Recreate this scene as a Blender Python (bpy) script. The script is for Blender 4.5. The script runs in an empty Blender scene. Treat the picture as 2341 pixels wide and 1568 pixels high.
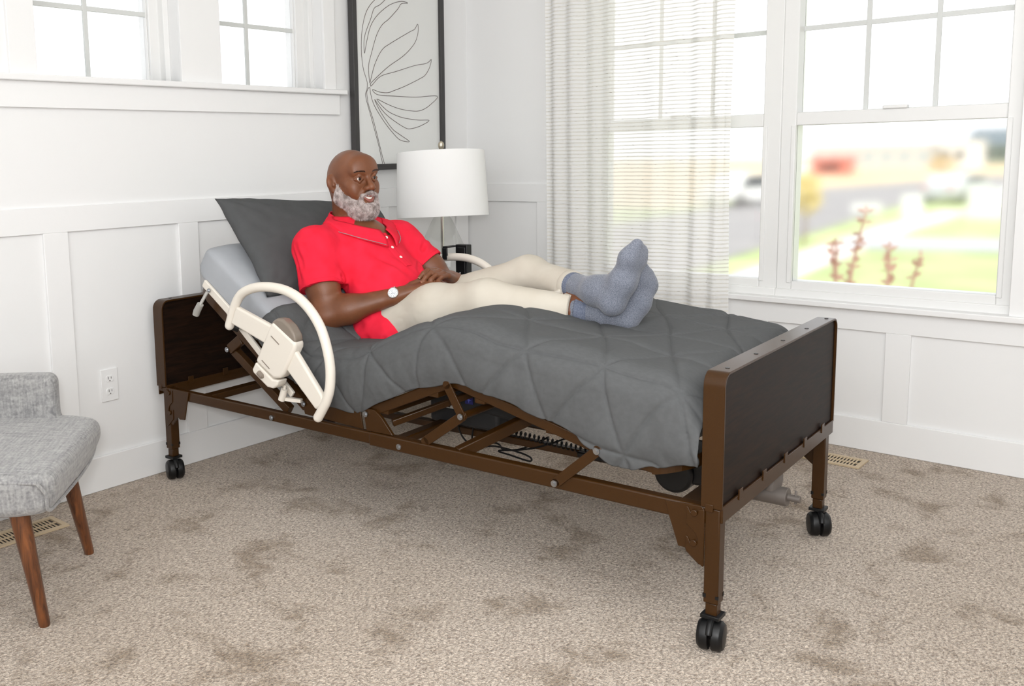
import bpy, bmesh, math, random
import numpy as np
from mathutils import Vector, Matrix, noise

S = bpy.context.scene
COL = S.collection
random.seed(7)
R = math.radians

# ------------------------------------------------------------------ camera
CAM = Vector((3.2155, -4.1131, 1.25))
RIGHT = Vector((0.738, 0.674, -0.021)); DOWN = Vector((0.075, -0.113, -0.991)); FWD = Vector((-0.670, 0.730, -0.134))
FWD.normalize(); RIGHT = (RIGHT - FWD * RIGHT.dot(FWD)).normalized(); UP = RIGHT.cross(FWD).normalized()
cd = bpy.data.cameras.new('camera'); cam = bpy.data.objects.new('camera', cd); COL.objects.link(cam)
M = Matrix((RIGHT, UP, -FWD)).transposed().to_4x4(); M.translation = CAM
cam.matrix_world = M
cd.sensor_fit = 'HORIZONTAL'; cd.sensor_width = 36.0; cd.lens = 2170.0 / 2341.0 * 36.0
cd.shift_x = (1170.5 - 901.7) / 2341.0; cd.shift_y = (650.6 - 784.0) / 2341.0
cd.clip_start = 0.05; cd.clip_end = 400
S.camera = cam

# ------------------------------------------------------------------ world, lights, exposure
w = bpy.data.worlds.new('sky'); S.world = w; w.use_nodes = True
bg = w.node_tree.nodes['Background']; bg.inputs[0].default_value = (0.96, 0.98, 1.0, 1); bg.inputs[1].default_value = 1.55
S.view_settings.view_transform = 'Standard'; S.view_settings.look = 'None'
S.view_settings.gamma = 1.0; S.view_settings.exposure = 0.07; S.view_settings.use_curve_mapping = False
S.cycles.max_bounces = 10; S.cycles.diffuse_bounces = 6; S.cycles.transparent_max_bounces = 16
S.cycles.use_denoising = True
S.cycles.sample_clamp_indirect = 8.0

def area(name, loc, target, sx, sy, power, col=(1, 1, 1)):
    l = bpy.data.lights.new(name, 'AREA'); l.shape = 'RECTANGLE'; l.size = sx; l.size_y = sy; l.energy = power; l.color = col
    o = bpy.data.objects.new(name, l); COL.objects.link(o); o.location = loc
    o.rotation_euler = (Vector(target) - Vector(loc)).to_track_quat('-Z', 'Y').to_euler()
    return o
area('photo_flash', (3.30, -4.22, 1.42), (1.0, -1.2, 0.7), 0.20, 0.20, 33, (1.0, 1.0, 1.0))
area('ceiling_fill', (3.1, -2.7, 2.5), (1.5, -0.3, 1.0), 3.0, 2.4, 62, (0.97, 0.99, 1.0))  # added area lamp, no real fixture; brightens the corner and right wall
area('room_fill', (2.5, -5.75, 1.7), (0.9, -0.1, 1.1), 3.2, 2.2, 76, (0.97, 0.99, 1.0))
sun = bpy.data.lights.new('sun', 'SUN'); sun.energy = 1.7; sun.angle = R(0.6); sun.color = (1, .96, .88)
so = bpy.data.objects.new('sun', sun); COL.objects.link(so); so.location = (0, 20, 20)
so.rotation_euler = Vector((-0.55, 0.25, -0.8)).to_track_quat('-Z', 'Y').to_euler()

# ------------------------------------------------------------------ helpers
def lin(r, g, b):
    f = lambda c: (c / 255 / 12.92) if c / 255 <= .04045 else ((c / 255 + .055) / 1.055) ** 2.4
    return (f(r), f(g), f(b), 1)

def mat(name, col, rough=.5, metal=0, spec=.5, noise_col=None, nscale=20, stretch=(1, 1, 1), bump=0, bscale=60, coat=0,
        sheen=0, detail=4, sss=0, ramp=(.35, .65)):
    m = bpy.data.materials.new(name); m.use_nodes = True; nt = m.node_tree; N = nt.nodes; L = nt.links
    b = N['Principled BSDF']; b.inputs['Base Color'].default_value = col if len(col) == 4 else (*col, 1)
    b.inputs['Roughness'].default_value = rough; b.inputs['Metallic'].default_value = metal
    b.inputs['Specular IOR Level'].default_value = spec; b.inputs['Coat Weight'].default_value = coat
    b.inputs['Sheen Weight'].default_value = sheen; b.inputs['Coat Roughness'].default_value = .15
    if sss:
        b.inputs['Subsurface Weight'].default_value = sss; b.inputs['Subsurface Radius'].default_value = (.012, .005, .003)
        b.inputs['Subsurface Scale'].default_value = 1.0
    tc = N.new('ShaderNodeTexCoord')
    mp = N.new('ShaderNodeMapping'); mp.inputs['Scale'].default_value = stretch; L.new(tc.outputs['Object'], mp.inputs[0])
    if noise_col is not None:
        n = N.new('ShaderNodeTexNoise'); n.inputs['Scale'].default_value = nscale; n.inputs['Detail'].default_value = detail
        L.new(mp.outputs[0], n.inputs[0])
        r = N.new('ShaderNodeValToRGB'); L.new(n.outputs[0], r.inputs[0])
        r.color_ramp.elements[0].position = ramp[0]; r.color_ramp.elements[0].color = col
        r.color_ramp.elements[1].position = ramp[1]; r.color_ramp.elements[1].color = noise_col
        L.new(r.outputs[0], b.inputs['Base Color'])
    if bump:
        n2 = N.new('ShaderNodeTexNoise'); n2.inputs['Scale'].default_value = bscale; n2.inputs['Detail'].default_value = 3
        L.new(mp.outputs[0], n2.inputs[0])
        bp = N.new('ShaderNodeBump'); bp.inputs['Strength'].default_value = bump; bp.inputs['Distance'].default_value = .004
        L.new(n2.outputs[0], bp.inputs['Height']); L.new(bp.outputs[0], b.inputs['Normal'])
    return m

class MB:
    """collects shapes, then links them as ONE mesh object"""
    def __init__(s): s.v = []; s.f = []; s.marks = []
    def add(s, vs, fs):
        o = len(s.v); s.v += [tuple(p) for p in vs]; s.f += [tuple(i + o for i in f) for f in fs]; return s
    def box(s, a, b):
        x0, y0, z0 = [min(a[i], b[i]) for i in range(3)]; x1, y1, z1 = [max(a[i], b[i]) for i in range(3)]
        return s.add([(x0, y0, z0), (x1, y0, z0), (x1, y1, z0), (x0, y1, z0), (x0, y0, z1), (x1, y0, z1), (x1, y1, z1), (x0, y1, z1)],
                     [(0, 3, 2, 1), (4, 5, 6, 7), (0, 1, 5, 4), (1, 2, 6, 5), (2, 3, 7, 6), (3, 0, 4, 7)])
    def bar(s, p, q, w, h, up=(0, 0, 1)):
        """rectangular bar from p to q, w across, h along up"""
        p, q = Vector(p), Vector(q); d = (q - p).normalized(); x = d.cross(Vector(up)).normalized(); u = x.cross(d)
        vs = []
        for c in (p, q):
            for a, b in ((-1, -1), (1, -1), (1, 1), (-1, 1)): vs.append(c + x * a * w / 2 + u * b * h / 2)
        return s.add(vs, [(3, 2, 1, 0), (4, 5, 6, 7), (0, 1, 5, 4), (1, 2, 6, 5), (2, 3, 7, 6), (3, 0, 4, 7)])
    def tube(s, pts, r, n=12, cap=True, closed=False):
        pts = [Vector(p) for p in pts]; m = len(pts); rs = r if hasattr(r, '__len__') else [r] * m
        T = []
        for i in range(m):
            a = pts[(i - 1) % m] if (i > 0 or closed) else pts[i]; b = pts[(i + 1) % m] if (i < m - 1 or closed) else pts[i]
            T.append((b - a).normalized())
        nrm = T[0].orthogonal().normalized(); o = len(s.v); prev = T[0]
        for i in range(m):
            q = prev.rotation_difference(T[i]); nrm = (q @ nrm); nrm = (nrm - T[i] * nrm.dot(T[i])).normalized(); prev = T[i]; bi = T[i].cross(nrm)
            for k in range(n):
                a = 2 * math.pi * k / n; s.v.append(tuple(pts[i] + (nrm * math.cos(a) + bi * math.sin(a)) * rs[i]))
        for i in range(m if closed else m - 1):
            j = (i + 1) % m
            for k in range(n):
                k2 = (k + 1) % n; s.f.append((o + i * n + k, o + i * n + k2, o + j * n + k2, o + j * n + k))
        if cap and not closed:
            s.f.append(tuple(o + k for k in range(n - 1, -1, -1))); s.f.append(tuple(o + (m - 1) * n + k for k in range(n)))
        return s
    def cyl(s, p, q, r, n=20, r2=None):
        return s.tube([p, q], [r, r if r2 is None else r2], n)
    def lathe(s, prof, c=(0, 0, 0), n=40, capped=True):
        o = len(s.v); c = Vector(c)
        for r, z in prof:
            for k in range(n):
                a = 2 * math.pi * k / n; s.v.append((c.x + r * math.cos(a), c.y + r * math.sin(a), c.z + z))
        for i in range(len(prof) - 1):
            for k in range(n):
                k2 = (k + 1) % n; s.f.append((o + i * n + k, o + i * n + k2, o + (i + 1) * n + k2, o + (i + 1) * n + k))
        if capped:
            s.f.append(tuple(o + k for k in range(n - 1, -1, -1))); s.f.append(tuple(o + (len(prof) - 1) * n + k for k in range(n)))
        return s
    def prism(s, poly, fn0, fn1):
        """poly of 2-D points mapped by two functions to its two faces"""
        n = len(poly); return s.add([fn0(*p) for p in poly] + [fn1(*p) for p in poly],
            [tuple(range(n - 1, -1, -1)), tuple(range(n, 2 * n))] + [(i, (i + 1) % n, n + (i + 1) % n, n + i) for i in range(n)])
    def grid(s, fn, nu, nv, close_v=False):
        o = len(s.v)
        for i in range(nu):
            for j in range(nv): s.v.append(tuple(fn(i / (nu - 1), j / ((nv - 1) if not close_v else nv))))
        for i in range(nu - 1):
            for j in range(nv if close_v else nv - 1):
                j2 = (j + 1) % nv; s.f.append((o + i * nv + j, o + (i + 1) * nv + j, o + (i + 1) * nv + j2, o + i * nv + j2))
        return s
    def ball(s, c, r, nu=12, nv=20):
        c = Vector(c); rr = r if hasattr(r, '__len__') else (r, r, r)
        return s.grid(lambda a, b: (c.x + rr[0] * math.sin(math.pi * (.001 + .998 * a)) * math.cos(2 * math.pi * b), c.y + rr[1] * math.sin(math.pi * (.001 + .998 * a)) * math.sin(2 * math.pi * b), c.z + rr[2] * math.cos(math.pi * (.001 + .998 * a))), nu, nv, True)
    def piece(s):
        s.marks.append((len(s.v), len(s.f))); return s
    def build_pieces(s, name, m, parent=None, **kw):
        """one object per piece closed with piece()"""
        out = []; a = (0, 0)
        for b in s.marks:
            p = MB(); p.v = s.v[a[0]:b[0]]; p.f = [tuple(i - a[0] for i in f) for f in s.f[a[1]:b[1]]]; a = b; out.append(p.build(name, m, parent, **kw))
        return out
    def build(s, name, m, parent=None, bevel=0, smooth=None, seg=2, angle=35):
        me = bpy.data.meshes.new(name); me.from_pydata(s.v, [], s.f); me.validate()
        bm = bmesh.new(); bm.from_mesh(me); bmesh.ops.recalc_face_normals(bm, faces=bm.faces[:]); bm.to_mesh(me); bm.free()
        o = bpy.data.objects.new(name, me); COL.objects.link(o); me.materials.append(m)
        if parent: o.parent = parent
        if bevel:
            b = o.modifiers.new('bevel', 'BEVEL'); b.width = bevel; b.segments = seg; b.limit_method = 'ANGLE'; b.angle_limit = R(30)
            b.harden_normals = False
        if smooth or bevel:
            me.shade_smooth()
            try: me.set_sharp_from_angle(angle=R(angle if not bevel else 50))
            except Exception: pass
        return o

def tag(o, label, cat, group=None):
    o['label'] = label; o['category'] = cat
    if group: o['group'] = group
    return o
def thing(name, label, cat, loc=(0, 0, 0), rz=0, group=None):
    o = bpy.data.objects.new(name, None); COL.objects.link(o); o.location = loc; o.rotation_euler = (0, 0, rz)
    return tag(o, label, cat, group)
def struct(name, mb, m, bevel=0):
    o = mb.build(name, m, None, bevel); o['kind'] = 'structure'; return o

def catmull(P, n=8, closed=False):
    P = [Vector(p) for p in P]; out = []; m = len(P)
    for i in range(m if closed else m - 1):
        p0 = P[(i - 1) % m] if (i > 0 or closed) else P[0]; p1 = P[i]; p2 = P[(i + 1) % m]; p3 = P[(i + 2) % m] if (i + 2 < m or closed) else P[-1]
        for k in range(n):
            t = k / n; out.append(.5 * ((2 * p1) + (p2 - p0) * t + (2 * p0 - 5 * p1 + 4 * p2 - p3) * t * t + (3 * p1 - p0 - 3 * p2 + p3) * t ** 3))
    if not closed: out.append(P[-1])
    return out

# ------------------------------------------------------------------ materials
WHITE = mat('wall_paint', lin(229, 229, 229), .55, bump=.04, bscale=90)
TRIM = mat('trim_paint', lin(231, 231, 231), .42)
VINYL = mat('window_vinyl', lin(228, 228, 227), .35)
CEIL = mat('ceiling_paint', lin(244, 244, 242), .8)
BROWN = mat('brown_enamel', lin(57, 34, 9), .30, spec=.30, noise_col=lin(53, 31, 8), nscale=300, bump=.03, bscale=500)
STEEL = mat('zinc_steel', lin(170, 172, 175), .3, metal=1)
GREYCAST = mat('grey_cast_metal', lin(104, 97, 92), .5, metal=.3, bump=.05, bscale=300)
BLACK = mat('black_plastic', lin(14, 14, 15), .42, spec=.35)
BLACKMATT = mat('black_cover', lin(16, 17, 20), .6)
CREAM = mat('cream_plastic', lin(222, 215, 204), .42, bump=.03, bscale=400)
TAUPE = mat('taupe_plastic', lin(128, 117, 106), .32)
GREYPL = mat('grey_plastic', lin(160, 158, 153), .4)

def wood(name, c0, c1, scale, stretch, rough=.35, coat=.2, spec=.5):
    m = mat(name, c0, rough, coat=coat, spec=spec); nt = m.node_tree; N = nt.nodes; L = nt.links; b = N['Principled BSDF']
    tc = N.new('ShaderNodeTexCoord'); mp = N.new('ShaderNodeMapping'); mp.inputs['Scale'].default_value = stretch
    L.new(tc.outputs['Object'], mp.inputs[0])
    n = N.new('ShaderNodeTexNoise'); n.inputs['Scale'].default_value = scale; n.inputs['Detail'].default_value = 8; n.inputs['Roughness'].default_value = .65
    n.inputs['Distortion'].default_value = .6
    L.new(mp.outputs[0], n.inputs[0]); r = N.new('ShaderNodeValToRGB'); L.new(n.outputs[0], r.inputs[0])
    r.color_ramp.elements[0].position = .36; r.color_ramp.elements[0].color = c0; r.color_ramp.elements[1].position = .66; r.color_ramp.elements[1].color = c1
    L.new(r.outputs[0], b.inputs['Base Color']); return m
PANELWOOD = wood('dark_walnut_laminate', lin(14, 8, 5), lin(38, 22, 13), 6, (1, 1.2, 14), .5, .0, .14)
LEGWOOD = wood('orange_walnut', lin(62, 32, 16), lin(126, 74, 38), 5, (14, 14, 1.0), .3, .4)

def carpet_mat():
    m = bpy.data.materials.new('carpet'); m.use_nodes = True; nt = m.node_tree; N = nt.nodes; L = nt.links; b = N['Principled BSDF']
    b.inputs['Roughness'].default_value = .95; b.inputs['Specular IOR Level'].default_value = .1; b.inputs['Sheen Weight'].default_value = .25
    tc = N.new('ShaderNodeTexCoord')
    def nz(scale, detail, rough=.5, dist=0, st=None):
        n = N.new('ShaderNodeTexNoise'); n.inputs['Scale'].default_value = scale; n.inputs['Detail'].default_value = detail
        n.inputs['Roughness'].default_value = rough; n.inputs['Distortion'].default_value = dist
        if st:
            mp = N.new('ShaderNodeMapping'); mp.inputs['Scale'].default_value = st[:3]; mp.inputs['Rotation'].default_value = (0, 0, st[3]); L.new(tc.outputs['Object'], mp.inputs[0]); L.new(mp.outputs[0], n.inputs[0])
        else: L.new(tc.outputs['Object'], n.inputs[0])
        return n
    def ramp(n, a, ca, c, cc):
        r = N.new('ShaderNodeValToRGB'); L.new(n.outputs[0], r.inputs[0]); e = r.color_ramp.elements
        e[0].position = a; e[0].color = ca; e[1].position = c; e[1].color = cc; return r
    def mul(x, y, f=1.0):
        k = N.new('ShaderNodeMix'); k.data_type = 'RGBA'; k.blend_type = 'MULTIPLY'; k.inputs[0].default_value = f
        L.new(x, k.inputs[6]); L.new(y, k.inputs[7]); return k.outputs[2]
    tuft = nz(140, 2.5, .75, .6, (1.0, .62, 1, .7)); c1 = ramp(tuft, .33, lin(150, 133, 118), .62, lin(246, 231, 216))
    v = N.new('ShaderNodeTexVoronoi'); v.inputs['Scale'].default_value = 210; L.new(tc.outputs['Object'], v.inputs[0])
    c2 = ramp(v, .0, (1, 1, 1, 1), .75, (.62, .6, .58, 1))
    patch = nz(4.6, 7, .68, .35); c3 = ramp(patch, .52, (1, 1, 1, 1), .64, (.60, .55, .48, 1))
    big = nz(.9, 2, .5); c4 = ramp(big, .35, (1, 1, 1, 1), .65, (.9, .88, .85, 1))
    spk = nz(150, 2, .6); c5 = ramp(spk, .3, (.72, .66, .6, 1), .55, (1.0, 1.0, 1.0, 1))
    x = mul(c1.outputs[0], c2.outputs[0], .45); x = mul(x, c3.outputs[0], 1.0); x = mul(x, c4.outputs[0]); x = mul(x, c5.outputs[0], .7)
    L.new(x, b.inputs['Base Color'])
    bp = N.new('ShaderNodeBump'); bp.inputs['Strength'].default_value = .9; bp.inputs['Distance'].default_value = .012
    add = N.new('ShaderNodeMath'); add.operation = 'ADD'; L.new(tuft.outputs[0], add.inputs[0]); L.new(spk.outputs[0], add.inputs[1])
    L.new(add.outputs[0], bp.inputs['Height']); L.new(bp.outputs[0], b.inputs['Normal'])
    return m
CARPET = carpet_mat()

# ------------------------------------------------------------------ room shell
XR, YN, ZC = 5.4, -6.0, 2.75      # right end, near end, ceiling
PD = .012                          # boards stand this far in front of the panels
struct('floor', MB().box((-.3, YN - .1, -.1), (XR + .1, .3, 0)), CARPET)
struct('ceiling', MB().box((-.3, YN - .1, ZC), (XR + .1, .3, ZC + .1)), CEIL)
struct('wall_back', MB().box((-.3, YN - .12, 0), (XR + .1, YN, ZC)), WHITE)
struct('wall_near', MB().box((XR, YN, 0), (XR + .12, .25, ZC)), WHITE)
# left wall (plane x = -PD) with two clerestory openings
WL = [(-2.44, -1.835), (-1.637, -1.052)]; WLZ = (1.56, 2.14)
wl = MB(); T = -.2
wl.box((T, YN, 0), (-PD, .2, WLZ[0])); wl.box((T, YN, WLZ[1]), (-PD, .2, ZC))
ys = [YN, WL[0][0], WL[0][1], WL[1][0], WL[1][1], .2]
for i in (0, 2, 4): wl.box((T, ys[i], WLZ[0]), (-PD, ys[i + 1], WLZ[1]))
struct('wall_left', wl, WHITE)
# right wall (plane y = +PD) with the double window
WX = (.76, 2.545); WZ = (.60, 2.15)
wr = MB()
wr.box((-PD, PD, 0), (XR, .2, WZ[0])); wr.box((-PD, PD, WZ[1]), (XR, .2, ZC))
wr.box((-PD, PD, WZ[0]), (WX[0], .2, WZ[1])); wr.box((WX[1], PD, WZ[0]), (XR, .2, WZ[1]))
struct('wall_right', wr, WHITE)
struct('baseboard_left', MB().box((-PD, YN, 0), (.002, 0, .134)), TRIM, .003)
struct('baseboard_right', MB().box((0, -.002, 0), (XR, PD, .134)), TRIM, .003)
k = 0
def trim(a, b, bev=.0015):
    global k
    k += 1; struct('trim_%d' % k, MB().box(a, b), TRIM, bev)
trim((-PD, YN, 1.001), (0, 0, 1.094))                         # chair rail, left wall
y = -3.03 - .577 * 4
while y < -.2:
    trim((-PD, y, .134), (0, y + .095, 1.001)); y += .5755
trim((-PD, -.10, .134), (0, 0, 1.001))
trim((0, 0, 1.001), (.70, PD, 1.094))                          # chair rail, right wall
trim((.448, 0, .134), (.54, PD, 1.001))
for x in (1.0, 1.56, 2.127, 2.69, 3.26, 3.83, 4.4, 4.97): trim((x, 0, .134), (x + .093, PD, .501))
trim((.54, 0, .501), (XR, PD, .592))                           # rail under the window
trim((2.72, 0, 1.001), (XR, PD, 1.094))
trim((.66, -.006, .612), (WX[0], PD, 2.25)); trim((WX[1], -.006, .612), (WX[1] + .10, PD, 2.25)); trim((.66, -.006, WZ[1]), (2.645, PD, 2.25))
trim((.62, -.03, .589), (2.70, .10, .613), .004)               # stool of the double window
trim((-.17, -2.62, 1.537), (.028, -.931, 1.56), .004)          # stool of the clerestory windows
trim((-PD, -2.60, 1.446), (.004, -.962, 1.537))                # apron
trim((-PD, -2.54, WLZ[1]), (.004, -.952, 2.24))
trim((-PD, WL[0][1], 1.56), (.003, WL[1][0], WLZ[1])); trim((-PD, WL[1][1], 1.56), (.003, -.982, WLZ[1])); trim((-PD, -2.54, 1.56), (.003, WL[0][0], WLZ[1]))

def glass_pane(rough):
    m = bpy.data.materials.new('window_glass'); m.use_nodes = True; N = m.node_tree.nodes; L = m.node_tree.links
    for n in list(N):
        if n.type == 'BSDF_PRINCIPLED': N.remove(n)
    g = N.new('ShaderNodeBsdfRefraction'); g.inputs['Roughness'].default_value = rough; g.inputs['IOR'].default_value = 1.45
    gl = N.new('ShaderNodeBsdfGlossy'); gl.inputs['Roughness'].default_value = .02
    fr = N.new('ShaderNodeFresnel'); fr.inputs['IOR'].default_value = 1.3
    mx = N.new('ShaderNodeMixShader'); L.new(fr.outputs[0], mx.inputs[0]); L.new(g.outputs[0], mx.inputs[1]); L.new(gl.outputs[0], mx.inputs[2])
    L.new(mx.outputs[0], N['Material Output'].inputs[0]); return m
GLASS = glass_pane(.09)
MUNT = mat('muntin', lin(205, 207, 205), .45)

def wall_window(n, fx, pieces, glass, muntins):
    """fx maps (along, depth, height) boxes into the wall"""
    root = MB()
    for a, b in pieces: root.box(fx(*a), fx(*b))
    o = struct('window_%d' % n, root, VINYL, .004)
    for a, b in glass: MB().box(fx(*a), fx(*b)).build('glass_pane', GLASS, o)
    for a, b in muntins: MB().box(fx(*a), fx(*b)).build('muntin', MUNT, o, .001)
    return o
rightfx = lambda a, d, z: (a, d, z)
for n, (xa, xb, ga, gb) in ((1, (.76, 1.665, .82, 1.588)), (2, (1.665, 2.545, 1.728, 2.491))):
    P = [((xa, .045, .60), (ga, .13, 2.15)), ((gb, .045, .60), (xb, .13, 2.15)), ((ga, .045, .60), (gb, .13, .679)), ((ga, .045, 2.07), (gb, .13, 2.15)),
         ((ga, .045, 1.343), (gb, .085, 1.397)), ((ga, .09, 1.36), (gb, .13, 1.40)),
         ((xa, .03, .60), (xb, .05, .645)), ((ga - .02, .04, .67), (ga, .05, 1.345)), ((gb, .04, .67), (gb + .02, .05, 1.345)),
         (((ga + gb) / 2 - .045, .035, 1.396), ((ga + gb) / 2 + .045, .07, 1.41))]
    G = [((ga, .062, .679), (gb, .066, 1.343)), ((ga, .108, 1.40), (gb, .112, 2.07))]
    mu = [((ga + (gb - ga) * f - .009, .100, 1.40), (ga + (gb - ga) * f + .009, .107, 2.07)) for f in (1 / 3, 2 / 3)] + [((ga, .101, 1.737), (gb, .106, 1.757))]
    wall_window(n, rightfx, P, G, mu)
leftfx = lambda a, d, z: (-d, a, z)
for n, (ya, yb, ga, gb, mc) in ((3, (-2.44, -1.835, -2.43, -1.903, -2.170)), (4, (-1.637, -1.052, -1.63, -1.124, -1.397))):
    P = [((gb, .105, 1.56), (yb, .18, 2.14)), ((gb - .004, .118, 1.56), (gb, .14, 2.14)), ((ya, .105, 1.56), (ga, .18, 2.14)), ((ya, .105, 1.56), (yb, .18, 1.572)), ((ya, .105, 2.08), (yb, .18, 2.14)),
         ((yb - .025, .07, 1.56), (yb, .11, 2.14))]
    wall_window(n, leftfx, P, [((ga, .135, 1.572), (gb, .139, 2.08))],
                [((mc - .009, .122, 1.572), (mc + .009, .132, 2.08)), ((ga, .123, 1.818), (gb, .131, 1.836))])

# ------------------------------------------------------------------ outlet and floor vents
t = thing('wall_outlet', 'white duplex power outlet on the wainscot beside the grey armchair', 'outlet', (0, 0, 0))
MB().box((-PD, -2.267, .340), (-PD + .006, -2.195, .466)).build('cover_plate', TRIM, t, .002)
DARK = mat('outlet_slot', lin(60, 55, 52), .6)
for zc in (.428, .378):
    sk = MB(); pts = [(-2.231 + .017 * math.cos(a) , zc + .0145 * max(-.85, min(.85, math.sin(a) * 1.15))) for a in [i * math.pi / 12 for i in range(24)]]
    sk.prism(pts, lambda y, z: (-PD + .005, y, z), lambda y, z: (-PD + .0085, y, z)); s = sk.build('socket', TRIM, t, .0006)
    MB().box((-PD + .0080, -2.2385, zc - .002), (-PD + .0090, -2.2365, zc + .008)).piece().box((-PD + .0080, -2.2265, zc - .001), (-PD + .0090, -2.2245, zc + .007)).piece().cyl((-PD + .008, -2.2315, zc - .008), (-PD + .009, -2.2315, zc - .008), .0022, 10).piece().build_pieces('slot', DARK, s)
VENT = mat('vent_beige', lin(196, 176, 146), .45)
def vent(label, cx, cy, L_, W_, rz):
    t = thing('floor_vent', label, 'vent', (cx, cy, 0), rz, 'floor vents')
    f = MB(); b = .018
    for a, c in (((-L_ / 2, -W_ / 2, .001), (L_ / 2, -W_ / 2 + b, .007)), ((-L_ / 2, W_ / 2 - b, .001), (L_ / 2, W_ / 2, .007)), ((-L_ / 2, -W_ / 2 + b, .001), (-L_ / 2 + b, W_ / 2 - b, .007)), ((L_ / 2 - b, -W_ / 2 + b, .001), (L_ / 2, W_ / 2 - b, .007))): f.box(a, c)
    f.build('frame', VENT, t)
    MB().box((-L_ / 2 + .01, -W_ / 2 + .01, .0005), (L_ / 2 - .01, W_ / 2 - .01, .0012)).build('duct_opening', DARK, t)
    sl = MB(); n = int((L_ - 2 * b) / .0125)
    for i in range(n):
        x = -L_ / 2 + b + (i + .5) * .0125; sl.bar((x, -W_ / 2 + b, .004), (x, W_ / 2 - b, .004), .0045, .004, (0.5, 0, .8))
    sl.box((-L_ / 2 + b, -.003, .0015), (L_ / 2 - b, .003, .006)); sl.build('louvre', VENT, t)
vent('beige metal floor vent in the carpet under the double window', 1.965, -.205, .32, .125, 0)
vent('beige metal floor vent in the carpet beneath the grey armchair', .172, -2.72, .32, .125, R(90))

# ------------------------------------------------------------------ framed drawing
t = thing('framed_picture', 'tall black framed line drawing of a leafy stem hanging in the corner', 'picture', (0, 0, 0))
BLK = mat('black_frame', lin(52, 50, 50), .4)
f = MB(); y0, y1, z0, z1 = -.893, -.226, 1.186, 2.32; b = .028
f.box((.001, y0, z0), (.033, y0 + b, z1)).box((.001, y1 - b, z0), (.033, y1, z1)).box((.001, y0 + b, z0), (.033, y1 - b, z0 + b)).box((.001, y0 + b, z1 - b), (.033, y1 - b, z1)); f.build('frame', BLK, t, .0015)
pr = MB().box((.002, y0 + .02, z0 + .02), (.0165, y1 - .02, z1 - .02)).build('print', mat('print_paper', lin(226, 227, 225), .6), t)
ART_b = [(-0.653, 1.996), (-0.691, 1.969), (-0.73, 1.949), (-0.756, 1.897), (-0.789, 1.839), (-0.804, 1.796), (-0.805, 1.744), (-0.801, 1.742), (-0.783, 1.802), (-0.757, 1.865), (-0.714, 1.915), (-0.648, 1.961), (-0.59, 1.988), (-0.53, 2.002), (-0.487, 1.998), (-0.535, 1.99), (-0.561, 1.963), (-0.628, 1.909), (-0.676, 1.878), (-0.717, 1.826), (-0.754, 1.743), (-0.778, 1.676), (-0.773, 1.608), (-0.768, 1.608), (-0.735, 1.687), (-0.684, 1.757), (-0.625, 1.792), (-0.482, 1.858), (-0.44, 1.876), (-0.415, 1.903), (-0.413, 1.864), (-0.442, 1.807), (-0.523, 1.743), (-0.643, 1.68), (-0.759, 1.603), (-0.765, 1.589), (-0.76, 1.587), (-0.695, 1.634), (-0.585, 1.662), (-0.445, 1.698), (-0.363, 1.712), (-0.335, 1.722), (-0.313, 1.735), (-0.328, 1.695), (-0.36, 1.658), (-0.396, 1.639), (-0.513, 1.596), (-0.603, 1.569), (-0.647, 1.558), (-0.704, 1.559), (-0.754, 1.569), (-0.719, 1.546), (-0.604, 1.543), (-0.438, 1.543), (-0.271, 1.553), (-0.328, 1.507), (-0.392, 1.48), (-0.455, 1.473), (-0.561, 1.482), (-0.649, 1.502), (-0.726, 1.524), (-0.664, 1.477), (-0.606, 1.454), (-0.532, 1.438), (-0.425, 1.429), (-0.338, 1.428), (-0.41, 1.399), (-0.488, 1.385), (-0.534, 1.393), (-0.622, 1.431), (-0.679, 1.465), (-0.727, 1.509), (-0.74, 1.52), (-0.701, 1.464), (-0.623, 1.387), (-0.565, 1.356), (-0.494, 1.322), (-0.551, 1.326), (-0.588, 1.343), (-0.652, 1.394), (-0.708, 1.45), (-0.749, 1.501), (-0.768, 1.549), (-0.774, 1.578), (-0.788, 1.567), (-0.794, 1.548), (-0.784, 1.496), (-0.752, 1.42), (-0.718, 1.32), (-0.694, 1.246), (-0.68, 1.212)]
ART_a = [(-0.55, 2.13), (-0.62, 2.08), (-0.68, 2.03), (-0.725, 1.989), (-0.754, 1.965), (-0.782, 1.932), (-0.801, 1.893), (-0.816, 1.841), (-0.823, 1.785), (-0.823, 1.72), (-0.813, 1.66), (-0.792, 1.609), (-0.79, 1.586), (-0.794, 1.564), (-0.803, 1.547), (-0.797, 1.514), (-0.772, 1.448), (-0.746, 1.377), (-0.72, 1.304), (-0.704, 1.246), (-0.693, 1.212)]
ART_d = [(-0.653, 1.996), (-.60, 2.04), (-.53, 2.09), (-.55, 2.13)]
ln = MB()
for A in (ART_a, ART_b, ART_d): ln.tube(catmull([(.0168, y, z) for y, z in A], 5), .0016, 6)
ln.build('leaf_line_drawing', mat('ink', lin(92, 80, 76), .7), t)
pg = bpy.data.materials.new('picture_glass'); pg.use_nodes = True; N = pg.node_tree.nodes; L = pg.node_tree.links; N.remove(N['Principled BSDF'])
tr = N.new('ShaderNodeBsdfTransparent'); gl = N.new('ShaderNodeBsdfGlossy'); gl.inputs['Roughness'].default_value = .01; mx = N.new('ShaderNodeMixShader'); mx.inputs[0].default_value = .05; L.new(tr.outputs[0], mx.inputs[1]); L.new(gl.outputs[0], mx.inputs[2]); L.new(mx.outputs[0], N['Material Output'].inputs[0])
MB().box((.0215, y0 + .022, z0 + .022), (.023, y1 - .022, z1 - .022)).build('cover_glass', pg, t)
THINGLASS = pg

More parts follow.
